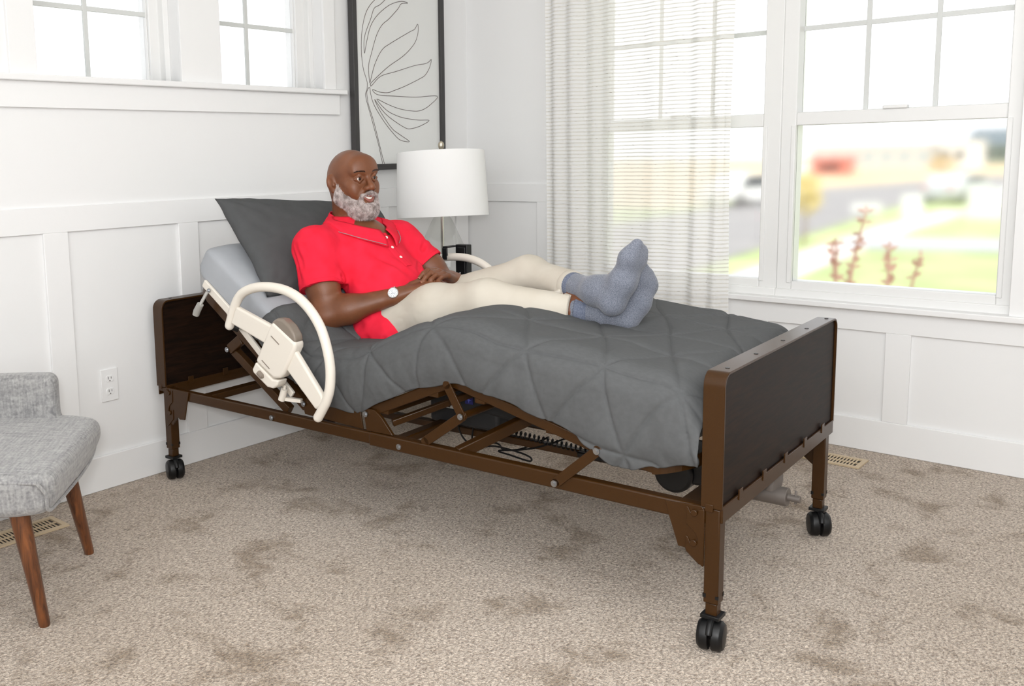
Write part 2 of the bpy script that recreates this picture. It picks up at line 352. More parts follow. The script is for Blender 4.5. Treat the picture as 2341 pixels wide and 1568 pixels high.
# ------------------------------------------------------------------ curtain
def curtain_mat():
    m = bpy.data.materials.new('sheer_stripe'); m.use_nodes = True; N = m.node_tree.nodes; L = m.node_tree.links; N.remove(N['Principled BSDF'])
    uv = N.new('ShaderNodeUVMap'); mp = N.new('ShaderNodeMapping'); L.new(uv.outputs[0], mp.inputs[0])
    sep = N.new('ShaderNodeSeparateXYZ'); L.new(mp.outputs[0], sep.inputs[0])
    # wobbling horizontal slub stripes about 18 mm apart
    nz = N.new('ShaderNodeTexNoise'); nz.inputs['Scale'].default_value = 7; nz.inputs['Detail'].default_value = 3; L.new(mp.outputs[0], nz.inputs[0])
    a = N.new('ShaderNodeMath'); a.operation = 'MULTIPLY_ADD'; L.new(nz.outputs[0], a.inputs[0]); a.inputs[1].default_value = .010; L.new(sep.outputs[1], a.inputs[2])
    s = N.new('ShaderNodeMath'); s.operation = 'MULTIPLY'; L.new(a.outputs[0], s.inputs[0]); s.inputs[1].default_value = 2 * math.pi / .0175
    sn = N.new('ShaderNodeMath'); sn.operation = 'SINE'; L.new(s.outputs[0], sn.inputs[0])
    r = N.new('ShaderNodeValToRGB'); L.new(sn.outputs[0], r.inputs[0]); e = r.color_ramp.elements; e[0].position = 0; e[0].color = (0, 0, 0, 1); e[1].position = 1; e[1].color = (1, 1, 1, 1)
    # brown and black flecks
    m2 = N.new('ShaderNodeMapping'); m2.inputs['Scale'].default_value = (38, 330, 1); L.new(uv.outputs[0], m2.inputs[0])
    fl = N.new('ShaderNodeTexNoise'); fl.inputs['Scale'].default_value = 1; fl.inputs['Detail'].default_value = 1; L.new(m2.outputs[0], fl.inputs[0])
    fr_ = N.new('ShaderNodeValToRGB'); L.new(fl.outputs[0], fr_.inputs[0]); e = fr_.color_ramp.elements; e[0].position = .66; e[0].color = lin(218, 215, 207); e[1].position = .78; e[1].color = lin(120, 106, 96)
    tcol = N.new('ShaderNodeMix'); tcol.data_type = 'RGBA'; L.new(r.outputs[0], tcol.inputs[0]); tcol.inputs[6].default_value = lin(250, 250, 249); L.new(fr_.outputs[0], tcol.inputs[7])
    dif = N.new('ShaderNodeBsdfDiffuse'); L.new(tcol.outputs[2], dif.inputs[0]); tl = N.new('ShaderNodeBsdfTranslucent'); L.new(tcol.outputs[2], tl.inputs[0])
    mx = N.new('ShaderNodeMixShader'); mx.inputs[0].default_value = .18; L.new(dif.outputs[0], mx.inputs[1]); L.new(tl.outputs[0], mx.inputs[2])
    tp = N.new('ShaderNodeBsdfTransparent')
    op = N.new('ShaderNodeMapRange'); L.new(r.outputs[0], op.inputs[0]); op.inputs[3].default_value = .66; op.inputs[4].default_value = .90
    m3 = N.new('ShaderNodeMixShader'); L.new(op.outputs[0], m3.inputs[0]); L.new(tp.outputs[0], m3.inputs[1]); L.new(mx.outputs[0], m3.inputs[2])
    L.new(m3.outputs[0], N['Material Output'].inputs[0]); return m
def curtain():
    X0, X1, nx, nz_ = .545, 1.500, 240, 60
    mb = MB(); top, bot = 2.60, .015
    def fy(a, b):
        s = a * 9.2 * 2 * math.pi
        am = .011 + .007 * math.sin(a * 7 + 1)
        return -.095 - .004 * b + am * math.sin(s + .5 * math.sin(b * 3 + a * 4)) * (0.75 + .25 * b) + .010 * math.sin(s * .43 + 1.3)
    mb.grid(lambda a, b: (X0 + (X1 - X0) * a + (.035 * (b) if a < .5 else 0) * (1 - a * 2) * .8 + .006 * math.sin(b * 9) * (a > .98), fy(a, b), top + (bot - top) * b), nx, nz_)
    o = mb.build('sheer_curtain', curtain_mat(), None, smooth=True, angle=180)
    me = o.data; uvl = me.uv_layers.new(name='UVMap')
    for lp in me.loops:
        c = me.vertices[lp.vertex_index].co; uvl.data[lp.index].uv = (c.x, c.z)
    tag(o, 'sheer off-white curtain with fine horizontal slub stripes beside the double window', 'curtain')
curtain()

# ------------------------------------------------------------------ nightstand and lamp
LX, LY = .385, -.69
t = thing('nightstand', 'light grey nightstand tucked in the corner behind the bed', 'nightstand', (LX, LY + .02, 0))
NS = mat('nightstand_paint', lin(205, 203, 198), .5)
MB().box((-.24, -.2, .635), (.24, .2, .655)).build('table_top', NS, t, .004)
bd = MB().box((-.225, -.19, .34), (.225, .19, .634)).build('cabinet', NS, t, .003)
dr = MB().box((-.21, -.205, .36), (.21, -.191, .62)).build('drawer', NS, t, .003); MB().ball((0, -.215, .5), .012).build('knob', STEEL, dr, smooth=True)
for sx in (-.2, .2):
    for sy in (-.165, .165): MB().tube([(sx, sy, .34), (sx, sy, 0)], [.02, .013], 12).build('leg', NS, t, smooth=True)
t = thing('table_lamp', 'clear glass table lamp with a white drum shade and chrome stem', 'lamp', (LX, LY, .655))
def thin_glass(name, tint):
    m = bpy.data.materials.new(name); m.use_nodes = True; N = m.node_tree.nodes; L = m.node_tree.links; N.remove(N['Principled BSDF'])
    tr = N.new('ShaderNodeBsdfTransparent'); tr.inputs[0].default_value = tint; gl = N.new('ShaderNodeBsdfGlossy'); gl.inputs['Roughness'].default_value = .03
    lw = N.new('ShaderNodeLayerWeight'); lw.inputs[0].default_value = .25; mx = N.new('ShaderNodeMixShader')
    pw = N.new('ShaderNodeMath'); pw.operation = 'MULTIPLY_ADD'; L.new(lw.outputs['Facing'], pw.inputs[0]); pw.inputs[1].default_value = .5; pw.inputs[2].default_value = .05
    L.new(pw.outputs[0], mx.inputs[0]); L.new(tr.outputs[0], mx.inputs[1]); L.new(gl.outputs[0], mx.inputs[2]); L.new(mx.outputs[0], N['Material Output'].inputs[0]); return m
prof = [(.075, .0), (.105, .012), (.122, .035), (.132, .07), (.129, .10), (.118, .135), (.100, .18), (.082, .22), (.066, .255), (.050, .29), (.036, .312), (.031, .318)]
pp = [tuple(p) for p in catmull([(a, b, 0) for a, b in prof], 3)]
MB().lathe([(p[0], p[1]) for p in pp], n=48).build('glass_base', thin_glass('lamp_glass', (.975, .98, .97, 1)), t, smooth=True)
MB().cyl((0, 0, .002), (0, 0, .36), .0085, 16).build('stem', mat('chrome', lin(225, 222, 215), .12, metal=1), t, smooth=True)
NICK = mat('brushed_nickel', lin(190, 180, 162), .3, metal=1)
MB().lathe([(.034, .318), (.036, .321), (.034, .325), (.012, .327), (.012, .345)], n=32).build('cap', NICK, t, smooth=True)
sh = MB(); tl_ = Matrix.Translation((0, 0, .46)) @ Matrix.Rotation(R(3.5), 4, Vector((-.738, -.674, 0))) @ Matrix.Rotation(R(1.2), 4, Vector((.67, -.73, 0)))
n = 64; ring = [(.214, -.148), (.2145, -.145), (.203, .150), (.200, .150), (.2115, -.145)]
for r_, z_ in ring:
    for i in range(n):
        a = 2 * math.pi * i / n; sh.v.append(tuple(tl_ @ Vector((r_ * math.cos(a), r_ * math.sin(a), z_))))
for i in range(len(ring)):
    j = (i + 1) % len(ring)
    for q in range(n): sh.f.append((i * n + q, i * n + (q + 1) % n, j * n + (q + 1) % n, j * n + q))
shade_m = mat('white_linen_shade', lin(246, 246, 245), .8, bump=.05, bscale=500)
N = shade_m.node_tree.nodes; L = shade_m.node_tree.links; tlc = N.new('ShaderNodeBsdfTranslucent'); tlc.inputs[0].default_value = (.94, .94, .93, 1); mx = N.new('ShaderNodeMixShader'); mx.inputs[0].default_value = .12
L.new(N['Principled BSDF'].outputs[0], mx.inputs[1]); L.new(tlc.outputs[0], mx.inputs[2]); L.new(mx.outputs[0], N['Material Output'].inputs[0])
sh.build('lamp_shade', shade_m, t, smooth=True)
sp = MB()
for a in (0, 2.1, 4.2): sp.cyl((0, 0, .60), tuple(tl_ @ Vector((.2 * math.cos(a), .2 * math.sin(a), .147))), .0015, 6)
sp.build('shade_spider', NICK, t)
MB().tube(catmull([(0, 0, .34), (.05, 0, .37), (.055, 0, .48), (.03, 0, .58), (0, 0, .60)], 6), .002, 8).tube(catmull([(0, 0, .34), (-.05, 0, .37), (-.055, 0, .48), (-.03, 0, .58), (0, 0, .60)], 6), .002, 8).build('harp', NICK, t)
MB().lathe([(.004, .60), (.006, .615), (.0125, .63), (.0145, .642), (.011, .654), (.003, .66)], n=24).build('finial', NICK, t, smooth=True)
# ------------------------------------------------------------------ bed (local frame: u along to the foot, v across to the window)
BO = (.142, -2.043, 0); BR = R(2.94)
bed = thing('hospital_bed', 'brown steel electric hospital bed with dark wood end boards, raised head and cream side rails', 'bed', BO, BR)
BV = .955      # far side of the bed
def zinc(mb, u, v, z, r=.0095):       # bolt head facing the near side
    mb.cyl((u, v, z), (u, v - .004, z), r, 18).cyl((u, v - .004, z), (u, v - .008, z), r * .55, 6).piece()
def end_board(name, us, out, far_legs=True):
    """us = (outer face, inner face); out = +1 when the outer face looks to +u"""
    a, b = us; lo, hi = min(us), max(us)
    z0, z1, rc = .372, .714, .035; v0, v1 = -.004, .967
    path = [(v0, z0)] + [(v0 + rc - rc * math.cos(t), z1 - rc + rc * math.sin(t)) for t in [i * math.pi / 16 for i in range(9)]] + \
           [(v1 - rc + rc * math.sin(t), z1 - rc + rc * math.cos(t)) for t in [i * math.pi / 16 for i in range(9)]] + [(v1, z0)]
    th = .007; inner = [(v0 + th, z0)] + [(v0 + rc - (rc - th) * math.cos(t), z1 - rc + (rc - th) * math.sin(t)) for t in [i * math.pi / 16 for i in range(9)]] + \
        [(v1 - rc + (rc - th) * math.sin(t), z1 - rc + (rc - th) * math.cos(t)) for t in [i * math.pi / 16 for i in range(9)]] + [(v1 - th, z0)]
    mb = MB(); n = len(path)
    vs = [(u, v, z) for u in (lo, hi) for L_ in (path, inner) for v, z in L_]; fs = []
    for i in range(n - 1):
        A, B, C_, D = i, i + 1, n + i + 1, n + i; fs += [(A, B, C_, D), (2 * n + D, 2 * n + C_, 2 * n + B, 2 * n + A), (A, 2 * n + A, 2 * n + B, B), (D, C_, 2 * n + C_, 2 * n + D)]
    fs += [(0, n, 3 * n, 2 * n), (n - 1, 3 * n - 1, 4 * n - 1, 2 * n - 1)]
    mb.add(vs, fs)
    # lower cross angle with its folded tabs
    mb.box((lo + .004, v0 + .006, .352), (hi - .004, v1 - .006, .372))
    mb.box((hi - .006, v0 + .006, .336), (hi, v1 - .006, .378)).box((lo, v0 + .006, .336), (lo + .006, v1 - .006, .378))
    mb.box((lo + .012, v0 - .002, .362), (lo + .032, v0 + .001, .382))
    o = mb.build(name, BROWN, bed, .0018)
    pl = [(v, z) for v, z in inner]; pl[0] = (pl[0][0], .374); pl[-1] = (pl[-1][0], .374)
    MB().prism(pl, lambda v, z: (lo + .008, v, z), lambda v, z: (hi - .007, v, z)).build('wood_panel', PANELWOOD, o)
    tb = MB()
    for v in (.12, .30, .48, .66, .84):
        for uu, s in ((hi, 1), (lo, -1)): tb.box((uu - .001, v - .013, .366), (uu + s * .003, v + .013, .394)).piece()
    tb.build_pieces('panel_clip', BROWN, o, bevel=.001)
    hl = MB()
    for v in (.065, .27, .49, .71, .915): hl.cyl(((lo + hi) / 2 + .006 * out, v, z1 - .002), ((lo + hi) / 2 + .006 * out, v, z1 + .0012), .0058, 14).piece()
    hl.build_pieces('screw_hole', BLACK, o)
    return o
end_board('foot_board', (2.152, 2.098), 1)
end_board('head_board', (-.103, -.048), -1)

def caster(parent, u, v, rot, zt=.088):
    ca = MB(); c = Vector((u, v, 0)); d = Vector((math.cos(rot), math.sin(rot), 0)); s = Vector((-d.y, d.x, 0)); r = .039
    cc = c + d * .012 + Vector((0, 0, r))
    for sg in (-1, 1):
        pts = [cc + s * sg * .004, cc + s * sg * .006, cc + s * sg * .024, cc + s * sg * .032, cc + s * sg * .034]
        ca.tube(pts, [r * .97, r, r * .98, r * .80, .004], 28)
    ca.cyl(cc + s * -.01, cc + s * .01, .012, 12)
    # hood over the twin wheels
    hood = [cc + (d * math.cos(t) + Vector((0, 0, 1)) * math.sin(t)) * (r + .002) for t in [R(a) for a in range(20, 200, 15)]]
    ca.tube(hood, [.0085] * len(hood), 10)
    ca.cyl(c + Vector((0, 0, .06)), c + Vector((0, 0, zt)), .011, 14)
    ca.box((u - .024, v - .024, zt - .006), (u + .024, v + .024, zt + .004))
    return ca.build('caster', BLACK, parent, .0015)
def leg(u, v, out, rot):
    L = MB(); ww = .019
    L.box((u - ww, v - ww, .122), (u + ww, v + ww, .37)); L.box((u - ww + .004, v - ww + .004, .088), (u + ww - .004, v + ww - .004, .122))
    o = L.build('leg', BROWN, bed, .003)
    MB().box((u - ww - .001, v - ww - .001, .136), (u - ww + .007, v - ww + .007, .146)).piece().box((u + ww - .007, v + ww - .007, .136), (u + ww + .001, v + ww + .001, .146)).piece().box((u + ww - .007, v - ww - .001, .137), (u + ww + .001, v - ww + .004, .145)).piece().build_pieces('height_clip', BLACK, o)
    caster(o, u, v, rot)
    return o
leg(2.127, .019, 1, R(-80)); leg(2.127, .925, 1, R(-60)); leg(-.05, .019, -1, R(-25)); leg(-.05, .925, -1, R(200))

# side rails of the base frame with their corner brackets
for side, vv in ((0, .004), (1, .93)):
    mb = MB(); a, b = vv, vv + .026
    mb.box((-.045, a, .331), (1.02, b, .370)).box((1.0, a - .003, .327), (2.115, b + .003, .372))
    mb.build('side_beam', BROWN, bed, .005, seg=3)
    bk = MB(); f0, f1 = (vv - .006, vv - .001) if side == 0 else (vv + .027, vv + .032)
    P0 = [(2.005, .366), (2.100, .372), (2.108, .362), (2.108, .216), (2.094, .219), (2.062, .245), (2.059, .254), (2.041, .254), (2.016, .327)]
    P1 = [(-.028, .371), (.09, .372), (.058, .257), (.028, .254), (.018, .262), (-.018, .224), (-.03, .235)]
    for P in (P0, P1): bk.prism(P, lambda u, z: (u, f0, z), lambda u, z: (u, f1, z)); bk.piece()
    # hook plate with two open slots
    sgn = -1 if side == 0 else 1; g0 = f0 if side == 0 else f1; g1 = g0 + sgn * .003
    H = [(2.062, .365), (2.068, .362), (2.072, .352), (2.083, .345), (2.092, .352), (2.093, .362), (2.108, .364), (2.108, .215), (2.096, .222), (2.062, .25), (2.062, .288), (2.068, .284), (2.073, .272), (2.084, .266), (2.092, .275), (2.091, .29), (2.082, .304), (2.062, .318)]
    H2 = [(-.05 + (2.108 - u) * .9, z) for u, z in H]
    bks = bk.build_pieces('corner_bracket', BROWN, bed, bevel=.0012)
    for P, bo_, uc in ((H, bks[0], 2.083), (H2, bks[1], -.028)):
        MB().prism(P, lambda u, z: (u, g0, z), lambda u, z: (u, g1, z)).build('hook_plate', BROWN, bo_, .0012)
        pb = MB()
        for z in (.352, .273): pb.cyl((uc, g0, z), (uc, g0 + sgn * .008, z), .0085, 18).piece()
        pb.build_pieces('hook_pin', BROWN, bo_, bevel=.0012)
zb = MB()
for u, z in ((.545, .345), (1.125, .345)): zinc(zb, u, .003, z)
zb.build_pieces('bolt', STEEL, bed)
cr = MB()
for u, z, ww in ((.10, .345, .05), (1.06, .345, .04), (2.02, .347, .06)): cr.box((u, .02, z - .014), (u + ww, .94, z + .010)).piece()
cr.build_pieces('cross_member', BROWN, bed, bevel=.004)

# sleeping deck: head, seat, thigh and calf sections (bent angle steel)
HS0, HS1 = (.160, .782), (.700, .405)
def rail_pair(name, prof, h=.03, t=.022, cross=()):
    mb = MB()
    for v in (.018, .915):
        pts = [(u, v + t / 2, z) for u, z in prof]
        for p, q in zip(pts[:-1], pts[1:]): mb.bar(p, q, t, h, (0, 0, 1))
    for (u, z) in cross: mb.box((u - .018, .02, z - .016), (u + .018, .935, z + .010))
    return mb.build(name, BROWN, bed, .003)
hs = MB(); r_ = .09
for v, sg in ((.018, 1), (.937, -1)):
    pts = [Vector((HS1[0], v, HS1[1])), Vector((HS0[0] + .05, v, HS0[1] - .035))]
    hs.bar(pts[0], pts[1], .004, .034, (0, 0, 1)); hs.bar(pts[0] + Vector((0, sg * .012, .016)), pts[1] + Vector((0, sg * .012, .016)), .026, .004, (0, 0, 1))
# rounded head end of the deck
D = (Vector((HS0[0], 0, HS0[1])) - Vector((HS1[0], 0, HS1[1]))).normalized(); Nn = Vector((-D.z, 0, D.x)); Nn = Nn if Nn.z > 0 else -Nn
base = Vector((HS0[0] + .05, 0, HS0[1] - .035))
arc = []
for t_ in range(0, 91, 10): arc.append(base + D * (r_ * math.sin(R(t_))) + Vector((0, .018 + r_ * (1 - math.cos(R(t_))), 0)))
for t_ in range(90, -1, -10): arc.append(base + D * (r_ * math.sin(R(t_))) + Vector((0, .937 - r_ * (1 - math.cos(R(t_))), 0)))
vs = []; fs = []
for p in arc:
    for a_, b_ in ((-.017, 0), (.017, 0)): vs.append(p + Nn * a_)
    vs.append(p + Nn * .017 - D * .022); vs.append(p + Nn * .013 - D * .022); vs.append(p + Nn * .013 - D * .004); vs.append(p - Nn * .017 - D * .004)
for i in range(len(arc) - 1):
    for q in range(6): fs.append((i * 6 + q, i * 6 + (q + 1) % 6, (i + 1) * 6 + (q + 1) % 6, (i + 1) * 6 + q))
hs.add(vs, fs)
for f_ in (.15, .5, .8):
    p = Vector((HS1[0], .02, HS1[1])).lerp(Vector((HS0[0], .02, HS0[1])), f_); hs.bar(p, p + Vector((0, .915, 0)), .03, .012, Nn)
hs.build('head_section', BROWN, bed, .0012)
seat = MB()
for a_, b_ in ((.014, .020), (.935, .941)):
    seat.prism([(.715, .445), (.955, .432), (.965, .372), (.70, .38), (.69, .41)], lambda u, z: (u, a_, z), lambda u, z: (u, b_, z)); seat.piece()
    seat.prism([(.972, .446), (1.02, .446), (1.05, .425), (1.095, .374), (.985, .372)], lambda u, z: (u, a_ - .006, z), lambda u, z: (u, b_, z)); seat.piece()
seat.build_pieces('seat_section', BROWN, bed, bevel=.0015)
rail_pair('thigh_section', [(.99, .432), (1.318, .577)], .034, .02, ((1.05, .45), (1.25, .535)))
rail_pair('calf_section', [(1.318, .577), (1.83, .452), (1.965, .437)], .030, .022, ((1.42, .54), (1.66, .49)))
fe = MB(); rr = .10; arc = [(1.965 + rr * math.sin(R(t_)), .018 + rr * (1 - math.cos(R(t_)))) for t_ in range(0, 91, 10)] + [(1.965 + rr * math.sin(R(t_)), .937 - rr * (1 - math.cos(R(t_)))) for t_ in range(90, -1, -10)]
vs = [(u, v, z + (u - 1.965) * .25) for u, v in arc for z in (.420, .452)]; vs2 = [(u - .006, v, z) for u, v, z in vs]
n2 = len(arc); fe.add([v for p in zip(vs[0::2], vs[1::2], vs2[1::2], vs2[0::2]) for v in p], [(i * 4 + q, i * 4 + (q + 1) % 4, (i + 1) * 4 + (q + 1) % 4, (i + 1) * 4 + q) for i in range(n2 - 1) for q in range(4)])
fe.build('foot_end_bow', BROWN, bed)
# link bars
def link(pts, w=.030, t=.006, v=.006, round_=True):
    mb = MB()
    for p, q in zip(pts[:-1], pts[1:]): mb.bar((p[0], v, p[1]), (q[0], v, q[1]), t, w, (0, 0, 1) if abs(q[0] - p[0]) > abs(q[1] - p[1]) * .3 else (1, 0, 0))
    for p in pts: mb.cyl((p[0], v - t / 2, p[1]), (p[0], v + t / 2, p[1]), w / 2, 20)
    return mb
for v in (.000, .952):
    link([(1.314, .570), (1.367, .482)], .028, .006, v + (.004 if v < .5 else 0)).build('link_bar', BROWN, bed, .001)
    link([(1.367, .482), (1.225, .378)], .030, .006, v + .009).build('link_bar', BROWN, bed, .001)
    link([(1.687, .346), (1.815, .462)], .028, .006, v - .003).build('link_bar', BROWN, bed, .001)
lk = MB(); lk.cyl((1.367, .0, .482), (1.367, .955, .482), .011, 16).build('torsion_tube', BROWN, bed, smooth=True)
ks = MB(); ks.bar((1.34, .02, .36), (1.55, .45, .50), .03, .035).piece().bar((1.34, .93, .36), (1.55, .45, .50), .03, .035)
ks.piece().bar((1.06, .05, .40), (1.34, .45, .53), .02, .022).piece().bar((1.06, .9, .40), (1.34, .45, .53), .02, .022).piece().build_pieces('lift_arm', BROWN, bed, bevel=.003)
hl = MB()
for v in (.03, .92):
    hl.bar((.375, v, .605), (.308, v, .560), .022, .038, (0, 0, 1)); hl.bar((.32, v + .012, .553), (.60, v + .012, .372), .028, .032, (0, 0, 1)).piece()
hl.build_pieces('head_lift_arm', BROWN, bed, bevel=.003)
zb = MB()
for u, v, z in ((.306, .017, .560), (1.367, -.002, .482), (1.687, -.008, .346), (.700, .010, .417), (.986, .006, .428), (1.815, -.008, .462)): zinc(zb, u, v, z)
zb.build_pieces('bolt', STEEL, bed)
# underside gear
ug = MB(); ug.box((1.02, .30, .345), (1.30, .62, .475)); ug.bar((1.24, .46, .445), (1.70, .46, .412), .34, .080)
ug.build('motor_housing', BLACKMATT, bed, .012)
bd_ = MB().box((1.172, .296, .428), (1.203, .2995, .456)).build('blue_badge', mat('navy_badge', lin(34, 36, 92), .4), bed)
st_ = MB(); cb = (1.1875, .442); P = []
for i in range(8): a = i * math.pi / 4; rr = (.011 if i % 2 == 0 else .003); P.append((cb[0] + rr * math.sin(a), cb[1] + rr * math.cos(a)))
st_.prism(P, lambda u, z: (u, .2955, z), lambda u, z: (u, .2962, z)).build('star_emblem', mat('badge_star', lin(90, 100, 190), .4), bd_)
lb_ = MB().box((1.082, .296, .402), (1.130, .2995, .424)).build('paper_label', mat('paper_label', lin(190, 190, 188), .6), bed)
bc = MB()
for i in range(14): bc.box((1.086 + i * .0018, .2952, .405), (1.0868 + i * .0018 + .0004 * (i % 3), .2961, .412))
bc.box((1.086, .2952, .416), (1.122, .2961, .4175)).build('label_print', BLACK, lb_)
MB().box((.60, .50, .245), (1.62, .53, .272)).build('drive_tube', BROWN, bed, .004); MB().box((1.5, .46, .262), (2.1, .48, .280)).build('drive_tube', BLACK, bed, .004)
MB().box((.9, .66, .262), (2.05, .69, .285)).build('brace_rail', BROWN, bed, .003)
gb = MB(); gb.box((1.83, .40, .27), (1.95, .56, .36)).box((1.95, .42, .29), (2.09, .52, .345)); gb.cyl((1.86, .38, .30), (1.86, .58, .30), .06, 24)
gb.build('gearbox', BLACK, bed, .01)
gc = MB(); gc.tube([(2.10, .50, .352), (2.118, .475, .31), (2.118, .47, .278)], [.036, .031, .024], 24).cyl((2.062, .47, .268), (2.166, .47, .268), .0265, 28)
gc.cyl((2.165, .47, .268), (2.200, .47, .268), .010, 16).cyl((2.187, .47, .252), (2.187, .47, .292), .0035, 8)
gc.bar((2.10, .50, .37), (2.11, .54, .28), .035, .006, (1, 0, 0)).build('crank_socket', GREYCAST, bed, .002)
coil = [(1.205 + i * .00155, .50 + .011 * math.cos(i * .55), .288 - .00006 * i + .011 * math.sin(i * .55)) for i in range(250)]
MB().tube(coil, .0026, 6).build('coiled_cord', BLACK, bed, smooth=True)
cab = MB(); cab.tube(catmull([(.99, .5, .37), (1.0, .5, .26), (1.05, .5, .215), (1.13, .5, .235), (1.17, .5, .236), (1.20, .5, .22), (1.32, .5, .25), (1.45, .5, .31)], 8), .0032, 8).piece()
cab.tube(catmull([(1.10, .48, .36), (1.065, .49, .26), (1.07, .5, .205), (1.15, .5, .225), (1.25, .5, .222), (1.30, .5, .212), (1.295, .5, .198), (1.22, .5, .205), (1.17, .5, .212), (1.25, .52, .228), (1.36, .52, .29)], 8), .0032, 8).piece()
cab.tube(catmull([(.86, .52, .40), (.862, .52, .32), (.87, .52, .25), (.90, .53, .24)], 8), .0034, 8).piece()
cab.build_pieces('power_cable', BLACK, bed, smooth=True)
sg = MB()
for i in range(9):
    u0 = 1.08 + i * .024; pts = [(u0 + .006 * math.sin(k_ * 2.2), .32 + k_ * .02, .455 + (u0 - 1.0) * .36 + .004 * math.cos(k_ * 2.2)) for k_ in range(28)]
    sg.tube(pts, .0016, 5).piece()
sg.build_pieces('link_spring', STEEL, bed)

# cream side rails
RAILP = [(0.415, 0.672), (0.445, 0.739), (0.48, 0.785), (0.531, 0.81), (0.595, 0.822), (0.676, 0.822), (0.747, 0.805), (0.808, 0.768), (0.856, 0.714), (0.883, 0.652), (0.897, 0.583), (0.893, 0.517), (0.877, 0.471), (0.856, 0.437), (0.836, 0.408)]
ARM1 = [(0.466, 0.745), (0.644, 0.693), (0.606, 0.629), (0.433, 0.683)]
ARM2 = [(0.738, 0.634), (0.866, 0.488), (0.870, 0.46), (0.835, 0.435), (0.692, 0.564)]
BODY = [(0.641, 0.693), (0.657, 0.712), (0.762, 0.651), (0.760, 0.631), (0.703, 0.54), (0.685, 0.521), (0.651, 0.516), (0.565, 0.566)]
REL = [(0.566, 0.563), (0.646, 0.513), (0.676, 0.513), (0.667, 0.493), (0.649, 0.481), (0.619, 0.483), (0.552, 0.524), (0.547, 0.535)]
CAPP = [(0.642, 0.694), (0.652, 0.712), (0.674, 0.725), (0.704, 0.722), (0.734, 0.703), (0.757, 0.674), (0.760, 0.652), (0.748, 0.642), (0.74, 0.640)]
def side_rail(v, s):
    """s = -1 near side, +1 far side"""
    tb = MB().tube(catmull([(u, v, z) for u, z in RAILP], 6), .0165, 18)
    for u, z in (RAILP[0], RAILP[-1]): tb.ball((u, v, z), .0165)
    o = tb.build('side_rail', CREAM, bed, smooth=True)
    pr = MB()
    for P, d0, d1 in ((ARM1, -.010, .012), (ARM2, -.010, .012)): pr.prism(P, lambda u, z: (u, v + s * d1, z), lambda u, z: (u, v + s * d0, z)); pr.piece()
    pr.build_pieces('rail_arm', CREAM, o, bevel=.007, seg=4)
    MB().prism(BODY, lambda u, z: (u, v + s * .022, z), lambda u, z: (u, v - s * .024, z)).build('rail_hub', CREAM, o, .010, seg=4)
    MB().prism(REL, lambda u, z: (u, v + s * .022, z), lambda u, z: (u, v - s * .024, z)).build('release_block', CREAM, o, .008, seg=4)
    MB().prism(CAPP, lambda u, z: (u, v + s * .018, z), lambda u, z: (u, v - s * .022, z)).build('grip_cap', TAUPE, o, .010, seg=4)
    MB().tube([(.580, v + s * .020, .532), (.584, v + s * .024, .529), (.600, v + s * .024, .518), (.604, v + s * .020, .515)], [.004, .010, .010, .004], 14).build('release_button', TAUPE, o, smooth=True)
    MB().bar((.650, v + s * .022, .663), (.687, v + s * .022, .638), .003, .003).piece().bar((.600, v + s * .022, .574), (.636, v + s * .022, .549), .003, .003).piece().build_pieces('hub_slot', TAUPE, o)
    cl = MB(); cl.cyl((.222, v + .028, .724), (.238, v + .052, .772), .006, 10)
    cl.tube([(.196, v + .028, .686), (.203, v + .028, .700), (.225, v + .028, .728)], [.0125, .0135, .0125], 16).build('clamp_knob', GREYPL, o, smooth=True)
    m2 = MB(); m2.tube([(.634, v + .03, .430), (.650, v + .03, .470)], [.0125, .012], 16).cyl((.650, v + .03, .470), (.655, v + .03, .485), .005, 8).bar((.645, v + .04, .433), (.70, v + .06, .43), .016, .012)
    m2.build('clamp_knob', CREAM, o, smooth=True)
    ra = MB(); ra.bar((.195, v + .075 * (-s), .800), (.33, v + .075 * (-s), .706), .012, .030, (0, 0, 1)); ra.bar((.33, v + .07 * (-s), .706), (.66, v + .06 * (-s), .445), .012, .024, (0, 0, 1))
    ra.build('mounting_bar', CREAM, o, .003)
    zb = MB(); zinc(zb, .232, v + .066 * (-s), .775, .008); zb.build_pieces('bolt', STEEL, o)
    bl = MB(); bl.tube([(.385, v + .02 * (-s), .668), (.405, v + .05 * (-s), .655)], [.014, .016], 14).build('rubber_stop', BLACK, o, smooth=True)
    return o
side_rail(-.060, -1)
side_rail(1.015, 1)

# ------------------------------------------------------------------ mattress, comforter, pillow (same tilted frame)
DECK = [(.13, .815), (.70, .430), (.965, .440), (1.318, .598), (1.83, .470), (2.06, .452)]
def deck_curve(step=.01):
    P = [Vector((a, 0, b)) for a, b in DECK]; L_ = [0]
    for p, q in zip(P[:-1], P[1:]): L_.append(L_[-1] + (q - p).length)
    raw = []; s_ = 0
    while s_ <= L_[-1] + 1e-9:
        for i in range(len(P) - 1):
            if s_ <= L_[i + 1] + 1e-9: raw.append(P[i].lerp(P[i + 1], (s_ - L_[i]) / (L_[i + 1] - L_[i]))); break
        s_ += step
    for it in range(60):
        raw = [raw[0]] + [(raw[i - 1] + raw[i] * 2 + raw[i + 1]) / 4 for i in range(1, len(raw) - 1)] + [raw[-1]]
    nr = []
    for i in range(len(raw)):
        t_ = (raw[min(i + 1, len(raw) - 1)] - raw[max(i - 1, 0)]).normalized(); nr.append(Vector((-t_.z, 0, t_.x)))
    return raw, nr
DC, DN = deck_curve()
